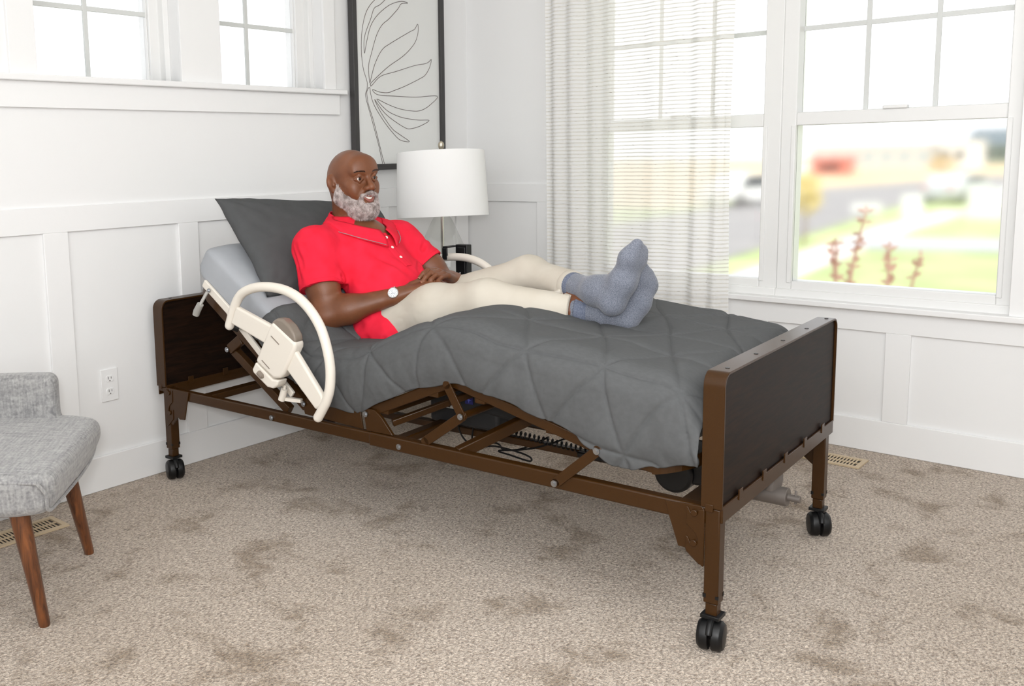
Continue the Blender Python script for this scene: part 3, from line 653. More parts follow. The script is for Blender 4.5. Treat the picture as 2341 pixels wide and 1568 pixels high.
def dk(s_):
    """point and normal of the deck at arc length s_ (metres from the head end)"""
    x = max(0, min(len(DC) - 1.001, s_ / .01)); i = int(x); f_ = x - i
    p = DC[i].lerp(DC[i + 1], f_); n_ = DN[i].lerp(DN[i + 1], f_).normalized()
    if s_ < 0: p = DC[0] + (DC[0] - DC[1]).normalized() * (-s_)
    e = (len(DC) - 1.001) * .01
    if s_ > e: p = DC[-1] + (DC[-1] - DC[-2]).normalized() * (s_ - e)
    return p, n_
SLEN = (len(DC) - 1) * .01
def frame_thing(name, label, cat): return thing(name, label, cat, BO, BR)
MT = .155
t = frame_thing('mattress', 'grey-sheeted mattress bent along the raised bed deck under the comforter', 'mattress')
SHEET = mat('grey_sheet', lin(158, 161, 166), .9, noise_col=lin(163, 166, 171), nscale=8, bump=.05, bscale=350)
mb = MB(); nu, nv = 150, 96
def mat_pt(a, b):
    s_ = -.02 + a * (SLEN - .01)
    p, n_ = dk(s_); hv, hn = .458, MT / 2
    e = min(1, min(a, 1 - a) / .035); e = math.sqrt(max(0, 1 - (1 - e) ** 2)); e = .35 + .65 * e if e < 1 else 1
    ang = 2 * math.pi * b; ca, sa = math.cos(ang), math.sin(ang); pw = .28
    x = math.copysign(abs(ca) ** pw, ca) * (hv - .05 * (1 - e)); y_ = math.copysign(abs(sa) ** pw, sa) * hn * e
    w_ = .004 * noise.noise(Vector((s_ * 9, x * 9, y_ * 9))) + .003 * noise.noise(Vector((s_ * 40, x * 12, 3)))
    q = p + n_ * (MT / 2 + .004 + y_ + w_ * (1 if y_ > 0 else .3)); return (q.x, .478 + x, q.z)
mb.grid(mat_pt, nu, nv, True)
mb.f.append(tuple(range(nv - 1, -1, -1))); mb.f.append(tuple(range((nu - 1) * nv, nu * nv)))
mb.build('mattress_body', SHEET, t, smooth=True, angle=70)

def comforter_mat():
    m = mat('charcoal_comforter', lin(82, 83, 84), .95, spec=.2, noise_col=lin(86, 87, 88), nscale=60, stretch=(1, 3, 1), bump=.06, bscale=500)
    return m
COMF = comforter_mat()
S0, S1 = .385, SLEN + .034
def comf():
    mb = MB(); nu, nv = 400, 420
    half = .485            # half width of the top
    drop = lambda s_: MT + .012
    H = .2165; Lr = .25
    ang = [0, R(60), R(-60)]
    def tri(a, b):
        d = 9
        for an in ang:
            x = (-math.sin(an) * a + math.cos(an) * b) / H; fx = abs(x - round(x)) * H
            if fx < d: d = fx
        return d
    hemtab = [(.50, .60), (.62, .30), (.78, .10), (.95, -.005), (1.10, .0), (1.3, .018), (1.48, .03), (1.58, .025), (1.75, .025), (1.87, -.02), (1.93, -.035), (2.0, .0), (2.08, .035), (2.2, .05)]
    def hem(s_, side):
        # distance of the hem above (+) or below (-) the deck line
        p, n_ = dk(s_); u = p.x
        T_ = [(.40, .03), (.62, .022), (.74, .028), (.82, -.014), (.95, -.018), (1.09, .002), (1.31, -.012), (1.45, .0), (1.55, .004), (1.70, .002), (1.80, -.014), (1.865, -.048), (1.90, -.044), (1.97, -.012), (2.06, .012), (2.12, .02)]
        for (a, b), (c_, d_) in zip(T_[:-1], T_[1:]):
            if u <= c_: f_ = max(0, (u - a) / (c_ - a)); f_ = f_ * f_ * (3 - 2 * f_); r__ = b + (d_ - b) * f_; break
        else: r__ = T_[-1][1]
        return r__ + .004 * math.sin(s_ * 34 + side) 
    def fn(a, b):
        s_ = S0 + (S1 - S0) * a; p, n_ = dk(s_)
        T_ = MT + .030
        u = p.x
        if u > 1.45: T_ += .045 * min(1, (u - 1.45) / .3) 
        e = max(0, (s_ - (S1 - .14)) / .14); T_ -= .085 * e ** 2.2
        e0 = max(0, 1 - (s_ - S0) / .03); T_ -= .022 * e0 ** 2
        side = -1 if b < .5 else 1
        hm = hem(s_, side) if side < 0 else hem(s_, side) - .02
        rc = .085; hv = half - .004
        Ls = max(.01, T_ - rc - hm); La = rc * math.pi / 2; Lt = (half - rc)
        tot = Ls + La + Lt; q = (b / .5 if b < .5 else (1 - b) / .5) * tot
        if q < Ls:
            f_ = q / Ls; v = half + .008 * math.sin(f_ * math.pi) - .012 * (1 - f_); nn = hm + q; nd = Vector((0, 1, 0))
        elif q < Ls + La:
            t_ = (q - Ls) / rc; v = half - rc + rc * math.cos(t_); nn = T_ - rc + rc * math.sin(t_); nd = Vector((0, math.cos(t_), 0)) + n_ * math.sin(t_)
        else: v = half - rc - (q - Ls - La); nn = T_; nd = n_.copy()
        bb = (q - tot) * (-side if side < 0 else 1)  # unrolled distance from the middle
        cross = (tot - q) * side
        sa = s_ + .035 * noise.noise(Vector((s_ * 3, cross * 3, 1.7))); sb = cross + .035 * noise.noise(Vector((s_ * 3, cross * 3, 9.1)))
        d = tri(sa - .06, sb + .033)
        puff = .0065 * (1 - math.exp(-d / .0050)) + .0030 * math.sin(min(1, d / .075) * math.pi / 2) - .0065
        wr = .0025 * noise.noise(Vector((s_ * 16, cross * 10, 4))) + .007 * noise.noise(Vector((s_ * 5, cross * 5, 7)))
        # vertical folds low on the sides
        low = max(0, 1 - q / .16)
        fold = low * (.010 * noise.noise(Vector((s_ * 11, 2.2 * side, .5 + low))) + .006 * noise.noise(Vector((s_ * 27, 5 * side, .5 + low))))
        ft = max(0, (s_ - (S1 - .18)) / .18); fold += ft * .012 * noise.noise(Vector((s_ * 20, cross * 14, 3)))
        # the comforter sinks a little under the sitter and calves
        sink = .018 * math.exp(-((p.x - .80) / .16) ** 2 - ((v * side) / .22) ** 2) + .012 * math.exp(-((p.x - 1.62) / .16) ** 2 - ((v * side + .04) / .09) ** 2)
        if nn < T_ - rc: sink = 0
        nd.y *= side; nd.normalize()
        P = Vector((p.x, .478 + v * side, p.z)) + n_ * nn + nd * (puff + wr + fold) - n_ * sink
        if P.x > 2.090: P.x = 2.090 + (P.x - 2.090) * .1
        return P
    mb.grid(fn, nu, nv)
    return mb
t = frame_thing('comforter', 'dark grey quilted comforter spread over the bed under the man', 'comforter')
o = comf().build('comforter_shell', COMF, t, smooth=True, angle=180)
so_ = o.modifiers.new('thick', 'SOLIDIFY'); so_.thickness = .012; so_.offset = -1

def pillow(corners, thick, nu=70, nv=50):
    A, B, C_, D_ = [Vector(c) for c in corners]   # A-B along the top, D-C along the bottom
    nrm = (B - A).cross(D_ - A).normalized()
    mb = MB()
    for s in (1, -1):
        def fn(a, b):
            # edges pull in between the pointed corners
            aa = a; bb = b
            pin = .045
            x = a - .5; y_ = b - .5
            aa = .5 + x * (1 - pin * (1 - (2 * y_) ** 2)); bb = .5 + y_ * (1 - pin * 1.2 * (1 - (2 * x) ** 2))
            p = (A.lerp(B, aa)).lerp(D_.lerp(C_, aa), bb)
            h = max(0, (1 - (2 * abs(x)) ** 2.4)) ** .5 * max(0, (1 - (2 * abs(y_)) ** 2.4)) ** .5
            edge = min(1, h * 3)
            wr = (.010 * noise.noise(Vector((a * 5 + 3 * s, b * 4, 1))) + .005 * noise.noise(Vector((a * 16, b * 9, s * 2)))) * edge
            # creases radiating from the corners
            for cx, cy in ((0, 0), (1, 0), (0, 1), (1, 1)):
                dx, dy = a - cx, (b - cy) * .7; rr_ = math.hypot(dx, dy); wr += .004 * math.sin(math.atan2(dy, dx) * 14) * math.exp(-rr_ / .22) * min(1, rr_ / .05) * edge
            return p + nrm * s * (h * thick + wr + .002)
        mb.grid(fn, nu, nv)
    return mb
t = frame_thing('pillow', 'large charcoal grey pillow with a pointed corner propped behind the man', 'pillow')
pm = pillow([(.205, .075, 1.110), (.225, .960, 1.050), (.55, .93, .70), (.49, .055, .765)], .075)
bmm = bmesh.new(); o = pm.build('pillow_case', mat('charcoal_pillowcase', lin(76, 77, 78), .95, spec=.2, noise_col=lin(79, 80, 81), nscale=30, bump=.05, bscale=450), t, smooth=True, angle=180)
bmm.from_mesh(o.data); bmesh.ops.remove_doubles(bmm, verts=bmm.verts[:], dist=.0045); bmesh.ops.recalc_face_normals(bmm, faces=bmm.faces[:]); bmm.to_mesh(o.data); bmm.free()

t = frame_thing('pillow', 'pale grey pillow peeking out past the far shoulder of the man', 'pillow')
pm = pillow([(.36, .62, .95), (.40, .93, .925), (.66, .95, .745), (.60, .64, .74)], .050, 40, 30)
o = pm.build('pillow_case', SHEET, t, smooth=True, angle=180); bmm = bmesh.new()
bmm.from_mesh(o.data); bmesh.ops.remove_doubles(bmm, verts=bmm.verts[:], dist=.0045); bmesh.ops.recalc_face_normals(bmm, faces=bmm.faces[:]); bmm.to_mesh(o.data); bmm.free()

# hand control clipped on the far rail
t = frame_thing('hand_control', 'black slotted hand control hooked over the far bed rail beside the lamp', 'hand control')
hc = MB(); hc.box((.595, 1.05, .60), (.655, 1.085, .872)); hc.box((.602, 1.045, .61), (.648, 1.052, .862)); hc.build('handset_body', BLACK, t, .003)
MB().box((.570, .99, .828), (.596, .994, .868)).box((.574, .99, .862), (.60, 1.06, .868)).box((.596, .985, .812), (.572, .989, .862)).build('hook', BLACK, t, .002)
MB().cyl((.622, 1.0455, .752), (.622, 1.044, .752), .003, 8).piece().cyl((.622, 1.0455, .712), (.622, 1.044, .712), .003, 8).piece().build_pieces('indicator_dot', TRIM, t)

# ------------------------------------------------------------------ signed-distance modelling for the sitter and the chair cushions
class SDF:
    def __init__(s, lo, hi, h):
        s.lo = np.array(lo, np.float32); s.h = h; s.n = np.ceil((np.array(hi) - s.lo) / h).astype(int) + 1
        s.f = np.full(s.n, .08, np.float32)
    def region(s, lo, hi):
        a = np.maximum(np.floor((np.array(lo) - s.lo) / s.h).astype(int), 0); b = np.minimum(np.ceil((np.array(hi) - s.lo) / s.h).astype(int) + 1, s.n)
        if np.any(b <= a): return None
        ax = [s.lo[i] + s.h * np.arange(a[i], b[i], dtype=np.float32) for i in range(3)]
        return tuple(slice(a[i], b[i]) for i in range(3)), np.meshgrid(*ax, indexing='ij', sparse=True)
    def _put(s, sl, d, k, op):
        f = s.f[sl]
        if op == 'add':
            h = np.clip(.5 + .5 * (f - d) / k, 0, 1) if k > 0 else (d < f).astype(np.float32)
            s.f[sl] = f * (1 - h) + d * h - (k * h * (1 - h) if k > 0 else 0)
        else:
            d = -d; h = np.clip(.5 - .5 * (f - d) / k, 0, 1)
            s.f[sl] = f * (1 - h) + d * h + k * h * (1 - h)
    def cap(s, a, b, r1, r2=None, k=.02, op='add', flat=None):
        """round cone from a to b; flat = (axis, factor>1) thins it along that axis"""
        a = np.array(a, np.float32); b = np.array(b, np.float32); r2 = r1 if r2 is None else r2; R_ = max(r1, r2) + k + .01
        g = s.region(np.minimum(a, b) - R_, np.maximum(a, b) + R_)
        if g is None: return s
        sl, (X, Y, Z) = g
        ba = b - a; L2 = float(ba @ ba) + 1e-12
        PX, PY, PZ = X - a[0], Y - a[1], Z - a[2]
        t = np.clip((PX * ba[0] + PY * ba[1] + PZ * ba[2]) / L2, 0, 1)
        dx, dy, dz = PX - t * ba[0], PY - t * ba[1], PZ - t * ba[2]
        if flat is not None:
            n, q = np.array(flat[0], np.float32), flat[1]; n = n / np.linalg.norm(n); c = (dx * n[0] + dy * n[1] + dz * n[2]) * (q - 1)
            dx, dy, dz = dx + c * n[0], dy + c * n[1], dz + c * n[2]
        s._put(sl, np.sqrt(dx * dx + dy * dy + dz * dz) - (r1 + (r2 - r1) * t), k, op); return s
    def ell(s, c, r, rot=None, k=.02, op='add'):
        c = np.array(c, np.float32); r = np.array(r, np.float32); R_ = float(r.max()) + k + .01
        g = s.region(c - R_, c + R_)
        if g is None: return s
        sl, (X, Y, Z) = g; X, Y, Z = X - c[0], Y - c[1], Z - c[2]
        if rot is not None:
            m = np.array(Matrix(rot).transposed(), np.float32)
            X, Y, Z = m[0, 0] * X + m[0, 1] * Y + m[0, 2] * Z, m[1, 0] * X + m[1, 1] * Y + m[1, 2] * Z, m[2, 0] * X + m[2, 1] * Y + m[2, 2] * Z
        k0 = np.sqrt((X / r[0]) ** 2 + (Y / r[1]) ** 2 + (Z / r[2]) ** 2); k1 = np.sqrt((X / r[0] ** 2) ** 2 + (Y / r[1] ** 2) ** 2 + (Z / r[2] ** 2) ** 2)
        s._put(sl, k0 * (k0 - 1) / np.maximum(k1, 1e-6), k, op); return s
    def half(s, p, n, k=.004):
        """keep only the side of the plane the normal points away from"""
        n = np.array(n, np.float32); n /= np.linalg.norm(n); sl, (X, Y, Z) = s.region(s.lo, s.lo + s.h * (s.n - 1))
        d = (X - p[0]) * n[0] + (Y - p[1]) * n[1] + (Z - p[2]) * n[2]; s.f = np.maximum(s.f, d); return s
    def mesh(s):
        """surface nets"""
        f = s.f.copy(); f[0] = f[-1] = .05; f[:, 0] = f[:, -1] = .05; f[:, :, 0] = f[:, :, -1] = .05
        ins = f < 0; n = f.shape
        c = np.zeros((n[0] - 1, n[1] - 1, n[2] - 1), np.int8)
        for i in (0, 1):
            for j in (0, 1):
                for q in (0, 1): c += ins[i:n[0] - 1 + i, j:n[1] - 1 + j, q:n[2] - 1 + q]
        cells = np.argwhere((c > 0) & (c < 8)); idx = -np.ones(c.shape, np.int32); idx[tuple(cells.T)] = np.arange(len(cells))
        acc = np.zeros((len(cells), 3), np.float64); cnt = np.zeros(len(cells))
        cor = [(i, j, q) for i in (0, 1) for j in (0, 1) for q in (0, 1)]
        for a in cor:
            for ax in range(3):
                if a[ax] == 1: continue
                b = list(a); b[ax] = 1
                fa = f[tuple((cells + a).T)]; fb = f[tuple((cells + b).T)]; m = (fa < 0) != (fb < 0)
                t = np.where(m, fa / np.where(m, fa - fb, 1), 0)
                p = np.tile(np.array(a, float), (len(cells), 1)); p[:, ax] = t
                acc[m] += p[m]; cnt[m] += 1
        V = s.lo + (cells + acc / cnt[:, None]) * s.h
        Fs = []
        for ax in range(3):
            o1, o2 = [(1, 2), (2, 0), (0, 1)][ax]
            sl0 = [slice(0, n[i] - 1) for i in range(3)]; sl1 = list(sl0); sl1[ax] = slice(1, n[ax])
            e = np.argwhere(ins[tuple(sl0)] != ins[tuple(sl1)]); e = e[(e[:, o1] > 0) & (e[:, o2] > 0)]
            q = []
            for d1, d2 in ((0, 0), (1, 0), (1, 1), (0, 1)):
                cc = e.copy(); cc[:, o1] -= d1; cc[:, o2] -= d2; q.append(idx[tuple(cc.T)])
            q = np.stack(q, 1); flip = ins[tuple(e.T)]; q[~flip] = q[~flip][:, ::-1]; Fs.append(q)
        F = np.concatenate(Fs); F = F[(F >= 0).all(1)]
        return V, F
def relax(V, F, it=2, lam=.5):
    E = np.concatenate([F[:, [0, 1]], F[:, [1, 2]], F[:, [2, 3]], F[:, [3, 0]]]); E = np.unique(np.sort(E, 1), axis=0)
    deg = np.bincount(E.ravel(), minlength=len(V)).astype(float)[:, None]
    for i in range(it * 2):
        A = np.zeros_like(V)
        for c_ in range(3):
            A[:, c_] = np.bincount(E[:, 0], V[E[:, 1], c_], len(V)) + np.bincount(E[:, 1], V[E[:, 0], c_], len(V))
        V = V + (A / np.maximum(deg, 1) - V) * (lam if i % 2 == 0 else -lam * .98)
    return V
def np_normals(V, F):
    n = np.cross(V[F[:, 2]] - V[F[:, 0]], V[F[:, 3]] - V[F[:, 1]]); N_ = np.zeros_like(V)
    for c_ in range(4):
        for a in range(3): N_[:, a] += np.bincount(F[:, c_], n[:, a], len(V))
    return N_ / np.maximum(np.linalg.norm(N_, axis=1), 1e-9)[:, None]
def np_obj(name, V, F, m, parent=None, mats=None):
    me = bpy.data.meshes.new(name); me.from_pydata(V.tolist(), [], F.tolist()); me.validate(); me.shade_smooth()
    o = bpy.data.objects.new(name, me); COL.objects.link(o); me.materials.append(m)
    if parent: o.parent = parent
    return o
def displace(V, F, fn):
    N_ = np_normals(V, F); d = np.array([fn(Vector(p), Vector(q)) for p, q in zip(V, N_)]); return V + N_ * d[:, None]

# ------------------------------------------------------------------ grey armchair, left edge
CF = Matrix(((.6919, .7220, 0), (.7220, -.6919, 0), (0, 0, 1)))     # columns: s (to the right) and f (to the front)
cm = Matrix.Identity(4)
sv = Vector((.6919, .7220, 0)); fv = Vector((.7220, -.6919, 0))
CO = Vector((.842, -2.969, 0))
chair = thing('armchair', 'light grey woven fabric chair with round tapered walnut legs at the left edge', 'chair', CO, 0)
cp = lambda s_, f_, z: sv * s_ + fv * f_ + Vector((0, 0, z))
def fabric(name):
    m = mat(name, lin(178, 176, 174), .95, sheen=.3); nt = m.node_tree; N = nt.nodes; L = nt.links; b = N['Principled BSDF']
    tc = N.new('ShaderNodeTexCoord'); outs = []
    for st, rz in (((16, 150, 150), .76), ((150, 16, 60), .76), ((150, 150, 16), .76)):
        mp = N.new('ShaderNodeMapping'); mp.inputs['Scale'].default_value = st; mp.vector_type = 'TEXTURE' if False else 'POINT'
        m0 = N.new('ShaderNodeMapping'); m0.inputs['Rotation'].default_value = (0, 0, rz); L.new(tc.outputs['Object'], m0.inputs[0]); L.new(m0.outputs[0], mp.inputs[0])
        n = N.new('ShaderNodeTexNoise'); n.inputs['Scale'].default_value = 1; n.inputs['Detail'].default_value = 2; L.new(mp.outputs[0], n.inputs[0]); outs.append(n.outputs[0])
    a = N.new('ShaderNodeMath'); L.new(outs[0], a.inputs[0]); L.new(outs[1], a.inputs[1]); a2 = N.new('ShaderNodeMath'); L.new(a.outputs[0], a2.inputs[0]); L.new(outs[2], a2.inputs[1])
    dv = N.new('ShaderNodeMath'); dv.operation = 'DIVIDE'; L.new(a2.outputs[0], dv.inputs[0]); dv.inputs[1].default_value = 3
    r = N.new('ShaderNodeValToRGB'); L.new(dv.outputs[0], r.inputs[0]); e = r.color_ramp.elements; e[0].position = .36; e[0].color = lin(112, 111, 113); e[1].position = .64; e[1].color = lin(164, 163, 161)
    L.new(r.outputs[0], b.inputs['Base Color'])
    bp = N.new('ShaderNodeBump'); bp.inputs['Strength'].default_value = .3; bp.inputs['Distance'].default_value = .002; L.new(dv.outputs[0], bp.inputs['Height']); L.new(bp.outputs[0], b.inputs['Normal'])
    return m
FAB = fabric('grey_weave')
def cushion(name, prof_fn, lo, hi, h=.006):
    """SDF given in (s, f, z) mapped to the chair's axes"""
    X, Y, Z = np.meshgrid(*[np.arange(lo[i], hi[i] + h, h, dtype=np.float32) for i in range(3)], indexing='ij')
    S_ = SDF(lo, hi, h); S_.n = np.array(X.shape); S_.f = prof_fn(X, Y, Z).astype(np.float32)
    V, F = S_.mesh(); V = relax(V, F, 3)
    W_ = V[:, :1] * np.array(sv)[None] + V[:, 1:2] * np.array(fv)[None]; W_[:, 2] = V[:, 2]
    F = F[:, ::-1]
    return np_obj(name, W_, F, FAB, chair)
def seat_f(X, Y, Z):
    f_ = np.clip((Y + .60) / .70, 0, 1)                         # 0 at the back, 1 at the front
    zb = .332 + .055 * np.clip((.40 - f_) / .30, 0, 1) ** 1.5 ; zt = .452 - .012 * f_ + .012 * np.cos((X + .25) * 5)
    hw = .308 + .006 * np.sin(f_ * 3.1) - .012 * np.clip((.40 - Z) / .08, 0, 1)      # half width, drawn in towards the bottom
    cz, hz = (zb + zt) / 2, (zt - zb) / 2; r = .032
    qx = np.abs(X + .245) - (hw - r); qy = np.abs(Y + .220) - (.300 - .03 * np.clip((X + .05) / .1, 0, 1) ** 2 - r); qz = np.abs(Z - cz) - (hz - r)
    return (np.sqrt(np.maximum(qx, 0) ** 2 + np.maximum(qy, 0) ** 2 + np.maximum(qz, 0) ** 2) + np.minimum(np.maximum(np.maximum(qx, qy), qz), 0) - r) * .9
cushion('seat', seat_f, (-.60, -.62, .28), (.12, .14, .52))
def back_f(X, Y, Z):
    zt = .592; curve = .10 * ((X + .245) / .3) ** 2            # back wraps forward at the ends
    r = .030; yc = -.505 + curve * .35
    qx = np.abs(X + .245) - (.180 + .035 * np.clip((.475 - Z) / .06, 0, 1) ** 2 - r); qy = np.abs(Y - yc) - (.036 - r * .9); qz = np.abs(Z - .49) - (.105 - r)
    return (np.sqrt(np.maximum(qx, 0) ** 2 + np.maximum(qy, 0) ** 2 + np.maximum(qz, 0) ** 2) + np.minimum(np.maximum(np.maximum(qx, qy), qz), 0) - r) * .9
cushion('backrest', back_f, (-.62, -.60, .36), (.12, -.38, .64))
pp = MB(); P = [(.052, -.46, .386), (.058, -.38, .356), (.054, -.25, .337), (.050, -.02, .337), (.046, .045, .345), (.046, .058, .392), (.028, .068, .425)]
pp.tube(catmull([cp(*p) for p in P], 6), .0048, 8); pp.tube(catmull([cp(*p) for p in [(.028, .068, .425), (-.15, .076, .436), (-.35, .076, .438), (-.50, .072, .430)]], 6), .0048, 8)
pp.build('piping', FAB, chair, smooth=True)
for (s0, f0, s1, f1) in ((.0, .0, -.060, -.030), (.002, -.478, -.045, -.425), (-.50, .0, -.44, -.03), (-.50, -.478, -.45, -.425)):
    MB().tube([cp(s0, f0, 0), cp(s0, f0, .004), cp(s1, f1, .348)], [.0140, .0155, .0285], 24).build('leg', LEGWOOD, chair, smooth=True, angle=50)
MB().bar(cp(-.46, -.03, .322), cp(-.04, -.03, .322), .03, .035).bar(cp(-.46, -.42, .322), cp(-.04, -.42, .322), .03, .035).bar(cp(-.25, -.42, .322), cp(-.25, -.03, .322), .03, .03).build('seat_frame', LEGWOOD, chair, .003)
# ------------------------------------------------------------------ the man
man = frame_thing('person', 'bald man with a grey beard in red polo reclining on the bed, hands clasped', 'person')
SKIN = mat('brown_skin', lin(119, 73, 47), .42, spec=.4, noise_col=lin(98, 59, 38), nscale=14, bump=.12, bscale=420, detail=5, sss=.05, ramp=(.35, .7))
HB = [.567, .45]            # head axis
hx, hy = HB
def head_prims(S_):
    E_ = lambda c, r, k=.02, op='add', rot=None: S_.ell((hx + c[0], hy + c[1], c[2]), r, rot, k, op)
    C_ = lambda a, b, r1, r2=None, k=.02, op='add', flat=None: S_.cap((hx + a[0], hy + a[1], a[2]), (hx + b[0], hy + b[1], b[2]), r1, r2, k, op, flat)
    E_((0, 0, 1.188), (.098, .077, .083), .0)
    E_((-.02, 0, 1.165), (.080, .073, .075), .02)
    E_((.030, 0, 1.125), (.060, .058, .078), .03)                      # face mass
    for s_ in (-1, 1):
        C_((.0, s_ * .058, 1.115), (.062, s_ * .022, 1.066), .020, .020, .03)    # jaw
        C_((.080, s_ * .042, 1.192), (.090, s_ * .014, 1.1895), .010, .010, .016) # brow
        E_((.066, s_ * .044, 1.142), (.024, .022, .022), .022)             # cheek bone
        E_((.074, s_ * .038, 1.120), (.018, .020, .020), .018)             # cheek lifted by the smile
    E_((.080, 0, 1.066), (.026, .030, .026), .022)                     # chin
    E_((.080, 0, 1.105), (.022, .034, .024), .02)                      # muzzle
    E_((.070, 0, 1.215), (.030, .055, .035), .03)                      # forehead
    for s_ in (-1, 1): E_((.1085, s_ * .033, 1.171), (.018, .019, .012), .016, 'sub')   # eye sockets
    C_((.094, 0, 1.180), (.116, 0, 1.147), .0075, .0105, .010)         # nose bridge
    E_((.119, 0, 1.139), (.013, .013, .0115), .008)                    # nose tip
    for s_ in (-1, 1):
        E_((.108, s_ * .0135, 1.136), (.0115, .0085, .0088), .006)          # nostril wings
        E_((.113, s_ * .0075, 1.1285), (.0045, .0035, .004), .003, 'sub')
        # eyelids
        C_((.0865, s_ * .046, 1.1695), (.0935, s_ * .033, 1.1808), .0036, .0040, .0055); C_((.0935, s_ * .033, 1.1808), (.0925, s_ * .019, 1.1715), .0040, .0036, .0055)
        C_((.0865, s_ * .046, 1.168), (.093, s_ * .032, 1.1600), .0034, .0036, .0055); C_((.093, s_ * .032, 1.1600), (.0925, s_ * .019, 1.169), .0036, .0032, .0055)
        C_((.100, s_ * .016, 1.133), (.088, s_ * .034, 1.108), .004, .004, .010)       # smile fold
    # lips around an open smile
    C_((.094, -.025, 1.110), (.1035, 0, 1.1055), .0048, .0058, .005); C_((.1035, 0, 1.1055), (.094, .025, 1.110), .0058, .0048, .005)
    C_((.093, -.024, 1.106), (.1015, 0, 1.090), .0046, .0068, .005); C_((.1015, 0, 1.090), (.093, .024, 1.106), .0068, .0046, .005)
    S_.cap((hx + .094, hy - .026, 1.1095), (hx + .105, hy, 1.0990), .0036, .0056, .002, 'sub'); S_.cap((hx + .105, hy, 1.0990), (hx + .094, hy + .026, 1.1095), .0056, .0036, .002, 'sub')
    for s_ in (-1, 1):   # ears
        rot = Matrix.Rotation(R(-12), 3, 'Y') @ Matrix.Rotation(R(s_ * -24), 3, 'Z')
        E_((-.010, s_ * .0840, 1.160), (.0195, .0080, .031), .005, 'add', rot)
        E_((-.005, s_ * .0945, 1.164), (.013, .0085, .0215), .0025, 'sub', rot)
        E_((.004, s_ * .0830, 1.152), (.006, .006, .009), .003, 'add', rot)
        E_((-.004, s_ * .082, 1.130), (.009, .006, .009), .005, 'add', rot)
    C_((-.030, 0, 1.14), (-.025, 0, .985), .060, .066, .03)            # neck
    C_((.01, -.035, 1.06), (.012, -.015, 1.0), .022, .02, .03); C_((.01, .035, 1.06), (.012, .015, 1.0), .022, .02, .03)
    E_((.0, 0, 1.00), (.065, .066, .045), .03)
SH = SDF((.40, .33, .93), (.72, .57, 1.30), .0016); head_prims(SH)
SH.half((.5, .45, .965), (0, 0, -1))
Vh, Fh = SH.mesh(); Vh = relax(Vh, Fh, 2); Vh0 = Vh.copy()

# joints
shR, elR, wrR = (.560, .235, .925), (.655, .185, .695), (.882, .328, .770)
shL, elL, wrL = (.615, .650, .925), (.800, .705, .745), (.952, .552, .800)
def arm(S_, sh_, el, wr, k=.03):
    sh_, el, wr = Vector(sh_), Vector(el), Vector(wr)
    S_.cap(sh_, sh_.lerp(el, .5), .054, .058, k); S_.cap(sh_.lerp(el, .4), el, .060, .047, k)
    S_.ell(tuple(sh_.lerp(el, .66) + Vector((.010, -.002, .004))), (.054, .05, .060), None, k)
    S_.cap(el, el.lerp(wr, .30), .049, .0505, k); S_.cap(el.lerp(wr, .28), wr, .0495, .0285, k, flat=((.3, -.3, .9), 1.08))
def hand(S_, wr, kn, up, curls, thumb, k=.008, flip=1):
    """palm from wrist to knuckle line; fingers given as angle lists"""
    wr, kn, up = Vector(wr), Vector(kn), Vector(up).normalized(); d = (kn - wr).normalized(); side = d.cross(up).normalized(); up = side.cross(d).normalized(); side = side * flip
    # palm: a fan of metacarpals
    for i, o_ in enumerate((-.030, -.010, .010, .029)):
        b = wr + side * o_ * .45; e = kn + side * o_ - d * (.004 * abs(i - 1.2)); S_.cap(b, e, .0145, .0115, .012)
    S_.cap(wr - d * .03, wr + d * .02, .028, .024, .02, flat=(up, 1.25))
    segs = [(.040, .026, .020), (.045, .029, .022), (.042, .027, .021), (.033, .021, .018)]; rad = (.0098, .0101, .0096, .0085)
    tips = []
    for i, o_ in enumerate((-.030, -.010, .010, .029)):
        p = kn + side * o_; a = 0; spread = o_ * curls[i][3] if len(curls[i]) > 3 else 0
        for j in range(3):
            a += curls[i][j]; dd = (d * math.cos(a) - up * math.sin(a) + side * spread).normalized(); q = p + dd * segs[i][j]
            S_.cap(p, q, rad[i] * (1 - .07 * j), rad[i] * (1 - .07 * (j + 1)), .004); p = q
        tips.append((p, dd, side, up, i))
    t0, t1, t2, t3 = [wr + d * a + side * b + up * c for a, b, c in thumb]
    S_.cap(t0, t1, .016, .0125, .014); S_.cap(t1, t2, .0118, .0108, .005); S_.cap(t2, t3, .0108, .0088, .004)
    tips.append((t3, (t3 - t2).normalized(), side, up, 4)); return tips
SB = SDF((.36, .08, .52), (1.12, .86, 1.04), .0026)
SB.cap((.545, .45, .985), (.60, .45, .90), .066, .10, .03); SB.cap((.60, .45, .90), (.70, .45, .72), .12, .125, .05)
SB.cap(shR, (.55, .42, .940), .045, .05, .03); SB.cap(shL, (.56, .48, .940), .045, .05, .03)
SB.ell((.755, .46, .665), (.13, .17, .09), None, .05)
arm(SB, shR, elR, wrR); arm(SB, shL, elL, wrL)
# right hand lies palm down on the lap, left hand folded over it with the fingers laced
tR = hand(SB, wrR, (.950, .386, .803), (-.2, -.25, .95), [(.30, .9, .6), (.25, .85, .6), (.30, .9, .6), (.35, .95, .6)], [(.015, -.028, .002), (.045, -.040, .010), (.078, -.036, .014), (.100, -.026, .012)])
tL = hand(SB, wrL, (.958, .462, .836), (.25, -.05, .96), [(.28, .50, .35), (.34, .52, .35), (.40, .55, .35), (.46, .6, .35)], [(.010, -.028, -.004), (.036, -.044, -.010), (.062, -.046, -.014), (.086, -.040, -.018)], flip=-1)
Vb, Fb = SB.mesh(); Vb = relax(Vb, Fb, 2)
